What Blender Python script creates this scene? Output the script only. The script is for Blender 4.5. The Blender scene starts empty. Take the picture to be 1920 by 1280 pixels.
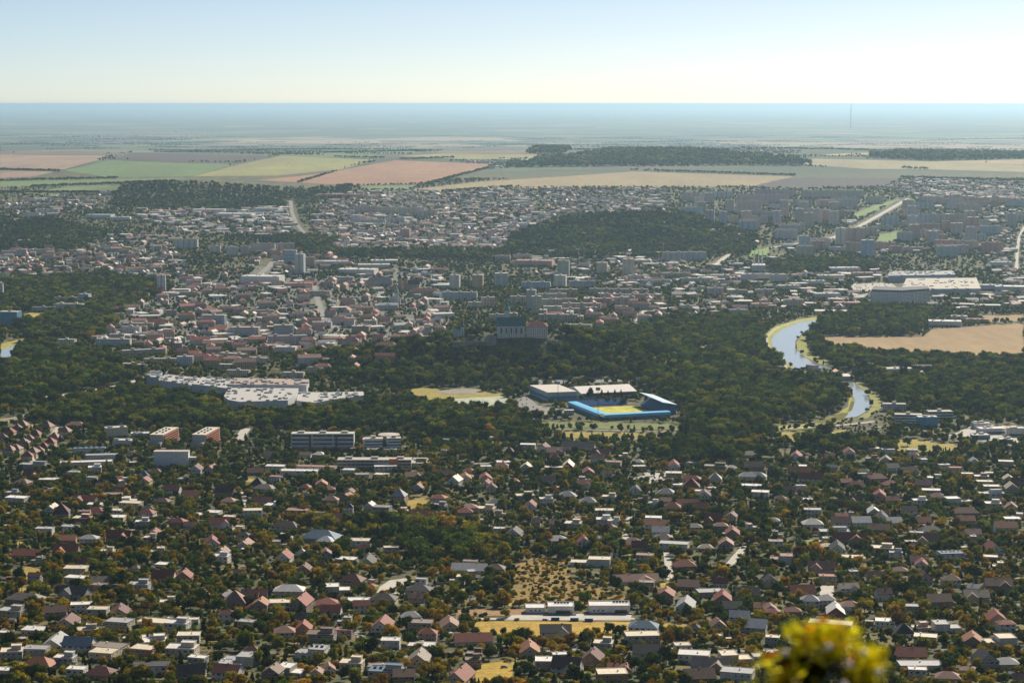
import bpy, bmesh, math, random
import numpy as np
from mathutils import Vector, Matrix, geometry

random.seed(7)
RS = np.random.RandomState(7)
SC = bpy.context.scene
COL = SC.collection
D = bpy.data

# ------------------------------------------------------------------ camera, sky, sun, exposure
CAMH, FPX, HORV = 420.0, 3733.0, 195.0
PITCH = math.atan((640 - HORV) / FPX)
cam_d = D.cameras.new('camera')
cam_d.lens, cam_d.sensor_width = 70.0, 36.0
cam_d.clip_start, cam_d.clip_end = 0.1, 900000.0
cam_d.dof.use_dof = True
cam_d.dof.focus_distance = 2500.0
cam_d.dof.aperture_fstop = 4.2
cam = D.objects.new('camera', cam_d)
cam.location = (0, 0, CAMH)
cam.rotation_euler = (math.pi / 2 - PITCH, 0, 0)
COL.objects.link(cam)
SC.camera = cam

SUN_AZ, SUN_EL = math.radians(30), math.radians(37)     # clockwise from the view direction; elevation
world = D.worlds.new('World'); SC.world = world
world.use_nodes = True
wn = world.node_tree.nodes
bg = wn['Background']
sky = wn.new('ShaderNodeTexSky'); sky.sky_type = 'NISHITA'; sky.sun_disc = False
sky.sun_elevation, sky.sun_rotation = SUN_EL, SUN_AZ
sky.altitude, sky.air_density, sky.dust_density, sky.ozone_density = 400, 0.50, 0.45, 1.2
wb = wn.new('ShaderNodeMix'); wb.data_type = 'RGBA'; wb.blend_type = 'MULTIPLY'; wb.inputs[0].default_value = 1.0; wb.inputs[7].default_value = (1.03, 1.01, 0.95, 1)      # white balance of the sky
world.node_tree.links.new(sky.outputs[0], wb.inputs[6]); world.node_tree.links.new(wb.outputs[2], bg.inputs[0])
bg.inputs[1].default_value = 0.074
sun_d = D.lights.new('sun', 'SUN'); sun_d.energy, sun_d.angle, sun_d.color = 5.0, math.radians(0.5), (1.0, 0.89, 0.72)
sun = D.objects.new('sun', sun_d)
sdir = Vector((math.sin(SUN_AZ) * math.cos(SUN_EL), math.cos(SUN_AZ) * math.cos(SUN_EL), math.sin(SUN_EL)))
sun.rotation_euler = sdir.to_track_quat('Z', 'Y').to_euler()
sun.location = (0, 0, 800)
COL.objects.link(sun)
SC.view_settings.view_transform = 'Standard'; SC.view_settings.look = 'None'
SC.view_settings.exposure, SC.view_settings.gamma = 0.45, 1.0
SC.cycles.volume_bounces = 0
SC.cycles.max_bounces, SC.cycles.diffuse_bounces, SC.cycles.transmission_bounces = 6, 2, 4
SC.cycles.use_denoising = True
SC.cycles.denoiser = 'OPENIMAGEDENOISE'
SC.cycles.denoising_input_passes = 'RGB_ALBEDO_NORMAL'
SC.cycles.denoising_prefilter = 'ACCURATE'
HAZE_DENSITY, HAZE_COLOR, HAZE_ANISO = 0.000025, (0.51, 0.75, 0.93), 0.5

# ------------------------------------------------------------------ terrain
PK = [(-400, 425), (-60, 422), (-2, 418.4), (2, 418.2), (6, 417.4), (20, 411), (500, 180), (900, 98), (1150, 72), (1500, 42), (1900, 18),
      (2300, 3), (2700, 0), (4300, 0), (5000, 8), (6000, 45), (7000, 92), (8000, 122), (9500, 148), (11000, 156), (13000, 110),
      (16000, 55), (25000, 5), (40000, 0), (1000000, 0)]
PX, PZ = np.array([p[0] for p in PK], float), np.array([p[1] for p in PK], float)
HILLS = [(0, 3180, 48, 110, 50), (-190, 3170, 20, 120, 60), (165, 3190, 22, 90, 75),
         (380, 5950, 54, 260, 230), (180, 5900, 26, 160, 180),
         (-1237, 7120, 50, 230, 150), (-800, 7150, 20, 300, 140), (815, 10300, 26, 900, 700), (-1500, 6300, 16, 300, 200)]

def terrain(x, y):
    x, y = np.asarray(x, float), np.asarray(y, float)
    a = np.interp(y, PX, PZ)
    s = np.clip(y / 25, 0, 160)
    b = 0.25 * (np.interp(y - s, PX, PZ) + np.interp(y + s, PX, PZ)) + 0.5 * a
    z = b
    for cx, cy, h, sx, sy in HILLS:
        z = z + h * np.exp(-0.5 * (((x - cx) / sx) ** 2 + ((y - cy) / sy) ** 2))
    k = np.clip((y - 900) / 1500, 0, 1) * np.clip((60000 - y) / 30000, 0, 1)
    near = 1.6 * np.sin(x / 97 + y / 143) + 1.2 * np.sin(x / 61 - y / 83 + 1.3)
    far = np.clip((y - 4800) / 3000, 0, 1) * (7 * np.sin(x / 640 + y / 900 + 0.6) + 5 * np.sin(x / 390 - y / 700))
    return z + k * (near * np.clip((2600 - y) / 500, 0.0, 1) + far)

def tz(x, y): return float(terrain(x, y))

CP, SP = math.cos(PITCH), math.sin(PITCH)
_T = np.concatenate([np.arange(600, 3500, 8.0), np.geomspace(3500, 500000, 900)])
def ground(u, v):
    """the point of the ground that the photograph shows at pixel (u, v)"""
    a, b = (u - 960) / FPX, -(v - 640) / FPX
    dx, dy, dz = a, CP + b * SP, -SP + b * CP
    t = _T / dy
    d = CAMH + dz * t - terrain(dx * t, _T)
    i = np.argmax(d < 0)
    if d[i] >= 0: i = len(t) - 1
    lo, hi = t[max(i - 1, 0)], t[i]
    for _ in range(18):
        m = 0.5 * (lo + hi)
        if CAMH + dz * m < terrain(dx * m, dy * m): hi = m
        else: lo = m
    return Vector((dx * hi, dy * hi, tz(dx * hi, dy * hi)))
def project(x, y, z):
    z = z - CAMH
    f = y * CP - z * SP
    return 960 + FPX * x / f, 640 - FPX * (y * SP + z * CP) / f
def ppm(p): return FPX / (p[1] * CP - (p[2] - CAMH) * SP)     # photograph pixels per metre there
def inside(poly, u, v):
    u, v = np.asarray(u), np.asarray(v)
    r = np.zeros(u.shape, bool)
    n = len(poly)
    for i in range(n):
        (x0, y0), (x1, y1) = poly[i], poly[(i + 1) % n]
        if y0 == y1: continue
        c = ((y0 > v) != (y1 > v)) & (u < (x1 - x0) * (v - y0) / (y1 - y0) + x0)
        r ^= c
    return r

# ------------------------------------------------------------------ materials
def nmat(name):
    m = D.materials.new(name); m.use_nodes = True
    return m, m.node_tree.nodes, m.node_tree.links, m.node_tree.nodes['Principled BSDF']
def mixc(n, l, a, b, f, mode='MIX'):
    x = n.new('ShaderNodeMix'); x.data_type = 'RGBA'; x.blend_type = mode
    for s, v in ((6, a), (7, b), (0, f)):
        if hasattr(v, 'links'): l.new(v, x.inputs[s])
        elif s == 0: x.inputs[0].default_value = v
        else: x.inputs[s].default_value = (*v[:3], 1)
    return x.outputs[2]
def noise(n, l, scale, detail=4, coord='Object', rough=0.6, sc=None):
    tc = n.new('ShaderNodeTexCoord')
    t = n.new('ShaderNodeTexNoise'); t.inputs['Scale'].default_value = scale; t.inputs['Detail'].default_value = detail; t.inputs['Roughness'].default_value = rough
    src = tc.outputs[coord]
    if sc:
        mp = n.new('ShaderNodeMapping'); mp.inputs['Scale'].default_value = sc; l.new(src, mp.inputs[0]); src = mp.outputs[0]
    l.new(src, t.inputs['Vector'])
    return t.outputs[0]
def ramp(n, l, fac, stops, const=False):
    r = n.new('ShaderNodeValToRGB')
    if const: r.color_ramp.interpolation = 'CONSTANT'
    e = r.color_ramp.elements
    while len(e) < len(stops): e.new(0.5)
    for el, (p, c) in zip(e, stops):
        el.position = p; el.color = (*c, 1) if len(c) == 3 else c
    l.new(fac, r.inputs[0])
    return r.outputs[0]
def tint(n, name='tint', kind='INSTANCER'):
    a = n.new('ShaderNodeAttribute'); a.attribute_type = kind; a.attribute_name = name
    return a.outputs['Color']
def mth(n, l, op, a, b=None, c=None):
    x = n.new('ShaderNodeMath'); x.operation = op
    for i, v in enumerate((a, b, c)):
        if v is None: continue
        if hasattr(v, 'links'): l.new(v, x.inputs[i])
        else: x.inputs[i].default_value = v
    return x.outputs[0]

_plain = {}
def plain(name, col, rough=0.7, metal=0.0, var=0.25, scale=0.4):
    if name in _plain: return _plain[name]
    m, n, l, p = nmat(name)
    f = ramp(n, l, noise(n, l, scale, 5), [(0.3, (0, 0, 0)), (0.7, (1, 1, 1))])
    l.new(mixc(n, l, [c * (1 - var) for c in col], [min(1, c * (1 + var * 0.6)) for c in col], f), p.inputs['Base Color'])
    p.inputs['Roughness'].default_value = rough; p.inputs['Metallic'].default_value = metal
    _plain[name] = m
    return m

def make_wall():
    m, n, l, p = nmat('render_wall')
    f = ramp(n, l, noise(n, l, 0.5, 5, sc=(1, 1, 0.4)), [(0.3, (0, 0, 0)), (0.75, (1, 1, 1))])
    l.new(mixc(n, l, tint(n), mixc(n, l, tint(n), (0.72, 0.66, 0.58), 1.0, 'MULTIPLY'), f), p.inputs['Base Color'])
    p.inputs['Roughness'].default_value = 0.85
    return m
def make_roof():
    m, n, l, p = nmat('roof_covering')
    f = ramp(n, l, noise(n, l, 0.35, 6, rough=0.7), [(0.3, (0, 0, 0)), (0.72, (1, 1, 1))])
    c = mixc(n, l, tint(n), mixc(n, l, tint(n), (0.7, 0.68, 0.68), 1.0, 'MULTIPLY'), f)
    g = ramp(n, l, noise(n, l, 2.2, 3), [(0.45, (1, 1, 1)), (0.62, (0.72, 0.7, 0.68))])
    l.new(mixc(n, l, c, g, 0.5, 'MULTIPLY'), p.inputs['Base Color'])
    p.inputs['Roughness'].default_value = 0.72
    return m
def make_facade(name, fw, fh, frac, glass=(0.05, 0.07, 0.09)):
    """rendered facade of a block with its rows of windows (metres)"""
    m, n, l, p = nmat(name)
    tc = n.new('ShaderNodeTexCoord'); sp = n.new('ShaderNodeSeparateXYZ'); l.new(tc.outputs['Object'], sp.inputs[0])
    geo = n.new('ShaderNodeNewGeometry'); sn = n.new('ShaderNodeSeparateXYZ')
    vt = n.new('ShaderNodeVectorTransform'); vt.vector_type = 'NORMAL'; vt.convert_from, vt.convert_to = 'WORLD', 'OBJECT'
    l.new(geo.outputs['Normal'], vt.inputs[0]); l.new(vt.outputs[0], sn.inputs[0])
    ax = mth(n, l, 'GREATER_THAN', mth(n, l, 'ABSOLUTE', sn.outputs[0]), 0.6)
    h = mth(n, l, 'ADD', mth(n, l, 'MULTIPLY', sp.outputs[1], ax), mth(n, l, 'MULTIPLY', sp.outputs[0], mth(n, l, 'SUBTRACT', 1.0, ax)))
    fx = mth(n, l, 'FRACT', mth(n, l, 'DIVIDE', mth(n, l, 'ADD', h, 500.0), fw))
    fz = mth(n, l, 'FRACT', mth(n, l, 'DIVIDE', mth(n, l, 'ADD', sp.outputs[2], 300.0), fh))
    wx = mth(n, l, 'LESS_THAN', mth(n, l, 'ABSOLUTE', mth(n, l, 'SUBTRACT', fx, 0.5)), frac / 2)
    wz = mth(n, l, 'LESS_THAN', mth(n, l, 'ABSOLUTE', mth(n, l, 'SUBTRACT', fz, 0.55)), 0.27)
    up = mth(n, l, 'LESS_THAN', mth(n, l, 'ABSOLUTE', sn.outputs[2]), 0.5)
    w = mth(n, l, 'MULTIPLY', mth(n, l, 'MULTIPLY', wx, wz), up)
    f = ramp(n, l, noise(n, l, 0.12, 4, sc=(1, 1, 0.3)), [(0.3, (0, 0, 0)), (0.75, (1, 1, 1))])
    wall = mixc(n, l, tint(n), mixc(n, l, tint(n), (0.8, 0.74, 0.68), 1.0, 'MULTIPLY'), f)
    l.new(mixc(n, l, wall, glass, w), p.inputs['Base Color'])
    l.new(mth(n, l, 'SUBTRACT', 0.85, mth(n, l, 'MULTIPLY', w, 0.6)), p.inputs['Roughness'])
    return m
def make_leaf(name, trans=0.35, vary=0.5):
    m, n, l, p = nmat(name)
    geo = n.new('ShaderNodeNewGeometry')
    r = geo.outputs['Random Per Island']
    c = mixc(n, l, mixc(n, l, tint(n), (0.55, 0.6, 0.5), 1.0, 'MULTIPLY'), mixc(n, l, tint(n), (1.45, 1.35, 1.0), 1.0, 'MULTIPLY'), r)
    d = n.new('ShaderNodeBsdfDiffuse'); t = n.new('ShaderNodeBsdfTranslucent'); mx = n.new('ShaderNodeMixShader')
    l.new(c, d.inputs[0]); l.new(mixc(n, l, c, (1.15, 1.15, 0.5), 1.0, 'MULTIPLY'), t.inputs[0])
    mx.inputs[0].default_value = trans
    l.new(d.outputs[0], mx.inputs[1]); l.new(t.outputs[0], mx.inputs[2])
    l.new(mx.outputs[0], n['Material Output'].inputs[0])
    n.remove(p)
    return m
def make_field():
    m, n, l, p = nmat('field_soil_and_crop')
    a = ramp(n, l, noise(n, l, 0.004, 6, sc=(1, 0.35, 1), rough=0.65), [(0.32, (0, 0, 0)), (0.7, (1, 1, 1))])
    b = ramp(n, l, noise(n, l, 0.05, 5, sc=(1, 0.3, 1)), [(0.3, (0.8, 0.8, 0.78)), (0.7, (1.1, 1.1, 1.08))])
    c = mixc(n, l, mixc(n, l, tint(n), (0.8, 0.76, 0.72), 1.0, 'MULTIPLY'), mixc(n, l, tint(n), (1.2, 1.17, 1.05), 1.0, 'MULTIPLY'), a)
    l.new(mixc(n, l, c, b, 1.0, 'MULTIPLY'), p.inputs['Base Color'])
    p.inputs['Roughness'].default_value = 0.95
    return m
def make_meadow():
    m, n, l, p = nmat('meadow_grass')
    a = ramp(n, l, noise(n, l, 0.05, 6, rough=0.7), [(0.35, (0, 0, 0)), (0.68, (1, 1, 1))])
    b = ramp(n, l, noise(n, l, 0.4, 4), [(0.35, (0.7, 0.7, 0.7)), (0.6, (1.1, 1.1, 1.1))])
    c = mixc(n, l, mixc(n, l, tint(n), (0.62, 0.66, 0.7), 1.0, 'MULTIPLY'), mixc(n, l, tint(n), (1.15, 1.1, 1.0), 1.0, 'MULTIPLY'), a)
    l.new(mixc(n, l, c, b, 1.0, 'MULTIPLY'), p.inputs['Base Color'])
    p.inputs['Roughness'].default_value = 0.95
    return m
def make_ground():
    m, n, l, p = nmat('ground_cover')
    geo = n.new('ShaderNodeNewGeometry'); sp = n.new('ShaderNodeSeparateXYZ'); l.new(geo.outputs['Position'], sp.inputs[0])
    t1 = ramp(n, l, noise(n, l, 0.03, 6, rough=0.7), [(0.34, (0.028, 0.036, 0.012)), (0.5, (0.055, 0.06, 0.016)), (0.61, (0.15, 0.12, 0.02)), (0.76, (0.15, 0.125, 0.075))])
    # open country: fields with crop and soil colours
    tc = n.new('ShaderNodeTexCoord'); mp = n.new('ShaderNodeMapping'); mp.inputs['Scale'].default_value = (0.0011, 0.00062, 1); mp.inputs['Rotation'].default_value = (0, 0, 0.25)
    l.new(tc.outputs['Object'], mp.inputs[0])
    vo = n.new('ShaderNodeTexVoronoi'); vo.distance = 'CHEBYCHEV'; vo.inputs['Scale'].default_value = 1.0; vo.inputs['Randomness'].default_value = 0.9
    vo.voronoi_dimensions = '2D'
    l.new(mp.outputs[0], vo.inputs['Vector'])
    sv = n.new('ShaderNodeSeparateColor'); l.new(vo.outputs['Color'], sv.inputs[0])
    fld = ramp(n, l, sv.outputs[0], [(0.0, (0.06, 0.085, 0.03)), (0.22, (0.19, 0.16, 0.10)), (0.36, (0.08, 0.065, 0.05)), (0.5, (0.09, 0.14, 0.04)), (0.62, (0.035, 0.055, 0.025)), (0.78, (0.26, 0.21, 0.13)), (0.88, (0.11, 0.14, 0.05))], True)
    ws = ramp(n, l, noise(n, l, 0.0005, 7, sc=(0.55, 1.6, 1), rough=0.72), [(0.46, (0, 0, 0)), (0.52, (1, 1, 1))])
    fld = mixc(n, l, fld, (0.03, 0.05, 0.022), ws)
    k = n.new('ShaderNodeMapRange'); k.inputs[1].default_value, k.inputs[2].default_value = 8200, 8600
    l.new(sp.outputs[1], k.inputs[0])
    l.new(mixc(n, l, t1, fld, k.outputs[0]), p.inputs['Base Color'])
    p.inputs['Roughness'].default_value = 0.95
    return m
def make_water():
    m, n, l, p = nmat('river_water')
    p.inputs['Base Color'].default_value = (0.32, 0.34, 0.33, 1); p.inputs['Roughness'].default_value = 0.12
    b = n.new('ShaderNodeBump'); b.inputs['Strength'].default_value = 0.06; b.inputs['Distance'].default_value = 0.3
    l.new(noise(n, l, 0.25, 3), b.inputs['Height']); l.new(b.outputs[0], p.inputs['Normal'])
    return m
def make_road(name, a, b):
    m, n, l, p = nmat(name)
    f = ramp(n, l, noise(n, l, 0.12, 6, rough=0.7), [(0.35, (0, 0, 0)), (0.7, (1, 1, 1))])
    l.new(mixc(n, l, a, b, f), p.inputs['Base Color']); p.inputs['Roughness'].default_value = 0.9
    return m

M_WALL, M_ROOF = make_wall(), make_roof()
M_FACADE = make_facade('panel_facade', 3.2, 2.9, 0.5, (0.13, 0.15, 0.17))  # sky reflected in the panes put into the paler glass colour
M_FACADE_BAND = make_facade('banded_facade', 40.0, 3.6, 0.97, (0.06, 0.1, 0.14))
M_TOWNWALL = make_facade('town_facade', 2.9, 3.4, 0.38)
M_LEAF, M_NEEDLE = make_leaf('broad_leaves', 0.5), make_leaf('dark_needles', 0.12)
M_FIELD, M_MEADOW, M_GROUND, M_WATER = make_field(), make_meadow(), make_ground(), make_water()
M_ASPHALT = make_road('worn_asphalt', (0.16, 0.16, 0.155), (0.27, 0.26, 0.24))
M_PALE = make_road('pale_concrete_paving', (0.36, 0.34, 0.30), (0.5, 0.47, 0.41))
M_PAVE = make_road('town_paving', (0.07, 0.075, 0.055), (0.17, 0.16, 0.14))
M_BARK = plain('bark', (0.09, 0.07, 0.05), 0.95)
M_WHITE = plain('white_paint', (0.76, 0.76, 0.74), 0.6, 0, 0.12)
M_GREY = plain('grey_metal', (0.28, 0.29, 0.30), 0.5, 0.3)
M_DARK = plain('dark_metal', (0.05, 0.055, 0.06), 0.5, 0.3)
M_GLASS = plain('window_glass', (0.03, 0.04, 0.05), 0.12, 0, 0.2)
M_BRICKC = plain('chimney_brick', (0.25, 0.13, 0.09), 0.9)
M_STONE = plain('castle_stone', (0.27, 0.25, 0.22), 0.95, 0, 0.35, 0.15)
M_SOLAR = plain('solar_cells', (0.02, 0.03, 0.06), 0.2, 0.2)

# ------------------------------------------------------------------ builders
class MB:
    def __init__(s): s.v, s.f, s.m = [], [], []
    def add(s, vs, fs, mi=0):
        o = len(s.v); s.v += [tuple(a) for a in vs]; s.f += [tuple(i + o for i in f) for f in fs]; s.m += [mi] * len(fs)
        return s
    def box(s, cx, cy, z0, sx, sy, sz, rot=0.0, mi=0):
        c, r = math.cos(rot), math.sin(rot)
        P = [(cx + c * a * sx / 2 - r * b * sy / 2, cy + r * a * sx / 2 + c * b * sy / 2) for a, b in ((-1, -1), (1, -1), (1, 1), (-1, 1))]
        return s.prism(P, z0, z0 + sz, mi)
    def prism(s, P, z0, z1, mi=0, top=None):
        n = len(P)
        vs = [(x, y, z0) for x, y in P] + [(x, y, z1) for x, y in (top or P)]
        fs = [tuple(range(n - 1, -1, -1)), tuple(range(n, 2 * n))] + [(i, (i + 1) % n, n + (i + 1) % n, n + i) for i in range(n)]
        return s.add(vs, fs, mi)
    def tube(s, p0, p1, r0, r1, n=6, mi=0):
        p0, p1 = Vector(p0), Vector(p1)
        d = (p1 - p0).normalized(); a = d.orthogonal().normalized(); b = d.cross(a)
        vs = [p0 + (a * math.cos(t) + b * math.sin(t)) * r0 for t in [2 * math.pi * i / n for i in range(n)]]
        vs += [p1 + (a * math.cos(t) + b * math.sin(t)) * r1 for t in [2 * math.pi * i / n for i in range(n)]]
        fs = [(i, (i + 1) % n, n + (i + 1) % n, n + i) for i in range(n)] + [tuple(range(n - 1, -1, -1)), tuple(range(n, 2 * n))]
        return s.add(vs, fs, mi)
    def lathe(s, prof, n=8, cx=0, cy=0, mi=0):
        vs = [(cx + r * math.cos(2 * math.pi * i / n), cy + r * math.sin(2 * math.pi * i / n), z) for r, z in prof for i in range(n)]
        fs = [(j * n + i, j * n + (i + 1) % n, (j + 1) * n + (i + 1) % n, (j + 1) * n + i) for j in range(len(prof) - 1) for i in range(n)]
        fs += [tuple(range(n - 1, -1, -1)), tuple(range((len(prof) - 1) * n, len(prof) * n))]
        return s.add(vs, fs, mi)
    def mesh(s, name, mats):
        me = D.meshes.new(name); me.from_pydata(s.v, [], s.f)
        for m in (mats if isinstance(mats, (list, tuple)) else [mats]): me.materials.append(m)
        if any(s.m): me.polygons.foreach_set('material_index', s.m)
        me.update()
        return me
    def build(s, name, mats, parent=None, loc=(0, 0, 0), rot=0.0, tint=None):
        return link(name, s.mesh(name, mats), parent, loc, rot, tint)
def link(name, me, parent=None, loc=(0, 0, 0), rot=0.0, tint=None):
    o = D.objects.new(name, me); COL.objects.link(o)
    o.parent = parent; o.location = loc; o.rotation_euler = (0, 0, rot)
    if tint is not None: o['tint'] = [float(c) for c in tint]
    return o
def tag(o, label=None, cat=None, group=None, kind=None):
    if label: o['label'] = label
    if cat: o['category'] = cat
    if group: o['group'] = group
    if kind: o['kind'] = kind
    return o
def thing(name, loc, rot=0.0, label=None, cat=None, group=None):
    o = D.objects.new(name, None); COL.objects.link(o)
    o.location = loc; o.rotation_euler = (0, 0, rot); o.empty_display_size = 0.5
    return tag(o, label, cat, group)

# ------------------------------------------------------------------ occupancy of the ground (2.5 m cells): 1 = built or paved
GX0, GY0, GC = -1800.0, 1000.0, 2.5
OCC = np.zeros((1440, 2600), np.uint8)
CAP = np.full((1440, 2600), 40.0, np.float32)        # how tall a plant may grow there without hiding the house behind it
def mark(x, y, w, d, rot=0.0, pad=1.0, front=0.0):
    c, s = math.cos(rot), math.sin(rot)
    R = 0.5 * math.hypot(w + 2 * pad, d + 2 * pad) + front
    i0, i1 = max(0, int((x - R - GX0) / GC)), min(1440, int((x + R - GX0) / GC) + 1)
    j0, j1 = max(0, int((y - R - GY0) / GC)), min(2600, int((y + R - GY0) / GC) + 1)
    if i0 >= i1 or j0 >= j1: return
    X, Y = np.meshgrid(GX0 + (np.arange(i0, i1) + .5) * GC - x, GY0 + (np.arange(j0, j1) + .5) * GC - y, indexing='ij')
    a, b = c * X + s * Y, -s * X + c * Y
    OCC[i0:i1, j0:j1][(np.abs(a) < w / 2 + pad) & (np.abs(b) < d / 2 + pad)] = 1
    if front:
        k = (np.abs(a) < w / 2 + 1) & (b < -d / 2) & (b > -d / 2 - front)
        cap = 1.6 + 0.24 * (-d / 2 - b)
        sub = CAP[i0:i1, j0:j1]
        sub[k] = np.minimum(sub[k], cap[k])
def occ(x, y):
    i, j = ((np.asarray(x) - GX0) / GC).astype(int), ((np.asarray(y) - GY0) / GC).astype(int)
    ok = (i >= 0) & (i < 1440) & (j >= 0) & (j < 2600)
    i, j = np.clip(i, 0, 1439), np.clip(j, 0, 2599)
    return np.where(ok, OCC[i, j], 0), np.where(ok, CAP[i, j], 40.0)

# ------------------------------------------------------------------ ground, fields, water, roads
def build_ground():
    ys = np.concatenate([[-60, -30, -10, -2, 0, 2, 4, 6, 10, 20, 60, 150, 300, 500, 700], np.arange(800, 3600, 20.0), np.arange(3600, 8000, 50.0), np.arange(8000, 16000, 130.0), np.geomspace(16000, 420000, 50)])
    ss = np.linspace(-0.42, 0.42, 150)
    X = ss[None, :] * (ys[:, None] + 900); Y = np.repeat(ys[:, None], len(ss), 1)
    Z = terrain(X, Y)
    v = np.stack([X, Y, Z], -1).reshape(-1, 3)
    W = len(ss); i = np.arange(len(ys) - 1)[:, None] * W + np.arange(W - 1)[None, :]
    f = np.stack([i, i + 1, i + W + 1, i + W], -1).reshape(-1, 4)
    me = D.meshes.new('ground'); me.from_pydata(v.tolist(), [], f.tolist()); me.materials.append(M_GROUND)
    me.polygons.foreach_set('use_smooth', [True] * len(me.polygons)); me.update()
    tag(link('ground', me), kind='structure')
build_ground()

NOTREE = []
def patch(name, poly, mat, tint_, off=0.25, keep_clear=True, pad=0):
    pts = []
    n = len(poly)
    for i in range(n):
        (u0, v0), (u1, v1) = poly[i], poly[(i + 1) % n]
        k = max(1, int(math.hypot(u1 - u0, (v1 - v0) * 4) / 16))
        pts += [ground(u0 + (u1 - u0) * t / k, v0 + (v1 - v0) * t / k) for t in range(k)]
    P = [Vector((p.x, p.y)) for p in pts]
    x0, x1, y0, y1 = min(p.x for p in P), max(p.x for p in P), min(p.y for p in P), max(p.y for p in P)
    gx, gy = max((x1 - x0) / 24, 4), max((y1 - y0) / 24, 4)
    q = [(a, b) for a in np.arange(x0, x1, gx) for b in np.arange(y0, y1, gy)]
    if q:
        qa = np.array(q); ok = inside([(p.x, p.y) for p in P], qa[:, 0], qa[:, 1])
        q = [Vector(a) for a, o in zip(q, ok) if o]
    vs, es, fs, *_ = geometry.delaunay_2d_cdt(P + q, [], [list(range(len(P)))], 1, 0.01)
    xs, yy = np.array([v.x for v in vs]), np.array([v.y for v in vs])
    # sit on the highest of the ground close by, so that the coarse ground sheet never pokes through
    zz = terrain(xs, yy)
    me = D.meshes.new(name); me.from_pydata([(a, b, c + off) for a, b, c in zip(xs, yy, zz)], [], [list(f) for f in fs])
    me.materials.append(mat); me.update()
    if me.polygons and sum(p.normal.z for p in me.polygons) < 0: me.flip_normals()
    o = link(name, me, tint=tint_)
    tag(o, kind='structure')
    if keep_clear: NOTREE.append(poly)
    return o
def road(name, line, width, mat=M_ASPHALT, off=0.35, clear=None):
    pts = []
    for (u0, v0), (u1, v1) in zip(line, line[1:]):
        k = max(2, int(math.hypot(u1 - u0, 3 * (v1 - v0)) / 8))
        pts += [ground(u0 + (u1 - u0) * t / k, v0 + (v1 - v0) * t / k) for t in range(k)]
    pts.append(ground(*line[-1]))
    sm = pts[:]
    for _ in range(3): sm = [sm[0]] + [(a + b * 2 + c) / 4 for a, b, c in zip(sm, sm[1:], sm[2:])] + [sm[-1]]
    b = MB(); L = []
    for i, p in enumerate(sm):
        d = (sm[min(i + 1, len(sm) - 1)] - sm[max(i - 1, 0)]); d.z = 0; d.normalize()
        nrm = Vector((-d.y, d.x, 0))
        for s in (1, -1):
            q = p + nrm * (s * width / 2); L.append((q.x, q.y, max(tz(q.x, q.y), tz(p.x, p.y)) + off))
    fs = [(2 * i, 2 * i + 1, 2 * i + 3, 2 * i + 2) for i in range(len(sm) - 1)]
    b.add(L, fs)
    o = tag(b.build(name, mat), kind='structure')
    for p, q in zip(sm, sm[1:]):
        d = (q - p); k = max(1, int(d.length / 6))
        for t in range(k):
            c = p + d * (t / k); mark(c.x, c.y, clear or width, 7, math.atan2(d.y, d.x) - math.pi / 2, 0.5)
    return o
# crop fields of the low ridge and the plain beyond it
def field(poly, c, off=0.6): return patch('crop_field', poly, M_FIELD, c, off)
field([(0, 290), (70, 291), (215, 292), (120, 318), (0, 317)], (.27, .19, .14))
field([(205, 300), (250, 287), (400, 290), (520, 293), (445, 307), (330, 305)], (.05, .036, .036))
field([(0, 284), (250, 286), (232, 291), (0, 289)], (.15, .11, .09))
field([(120, 320), (208, 301), (330, 306), (443, 308), (360, 331), (200, 333)], (.10, .17, .05))
field([(362, 331), (450, 308), (530, 293), (705, 300), (640, 318), (520, 330)], (.23, .23, .075))
field([(642, 319), (740, 301), (925, 308), (905, 318), (800, 345), (660, 348), (560, 343), (480, 338), (560, 331)], (.29, .155, .09))
field([(662, 349.5), (785, 347), (765, 356), (690, 357)], (.11, .17, .05))
field([(762, 357), (900, 341), (1060, 331), (1185, 322), (1490, 331), (1408, 350), (1150, 352), (960, 351.5), (830, 360)], (.27, .215, .115))
field([(1410, 352), (1442, 338.5), (1500, 333), (1690, 335), (1660, 350), (1500, 354)], (.035, .024, .024))
field([(0, 341), (120, 336), (215, 336), (360, 334), (300, 342), (200, 352), (60, 350), (0, 353)], (.11, .17, .06))
field([(0, 320), (110, 321), (60, 332), (0, 334)], (.26, .18, .13))
field([(30, 364), (150, 348), (228, 347), (215, 362), (100, 368)], (.13, .17, .06))
field([(750, 293), (830, 288), (1010, 290.5), (1000, 300), (870, 299)], (.26, .26, .09))
field([(780, 285), (990, 282), (1060, 284), (1010, 289.5), (840, 287.5)], (.2, .14, .12))
field([(1025, 298), (1210, 283), (1240, 286), (1150, 300)], (.2, .14, .12))
field([(1450, 305), (1530, 298), (1735, 303), (1920, 310), (1920, 323), (1740, 318), (1620, 317)], (.27, .245, .14))
field([(1745, 303), (1920, 299.5), (1920, 309), (1800, 306)], (.32, .25, .15))
field([(1540, 290), (1640, 286), (1920, 283), (1920, 287.5), (1560, 292)], (.32, .26, .16))
field([(320, 262), (600, 258), (930, 259), (990, 265), (700, 270), (420, 269)], (.3, .24, .17))
field([(1310, 266), (1600, 262), (1920, 266), (1920, 280), (1640, 282), (1400, 272)], (.27, .2, .14))
# paved ground of the old town
patch('town_paving', [(170, 642), (240, 560), (330, 520), (470, 500), (640, 500), (830, 505), (860, 560), (845, 600), (840, 625), (760, 652), (640, 657), (560, 662), (440, 657), (300, 652)], M_PAVE, None, 0.15, False)
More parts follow.
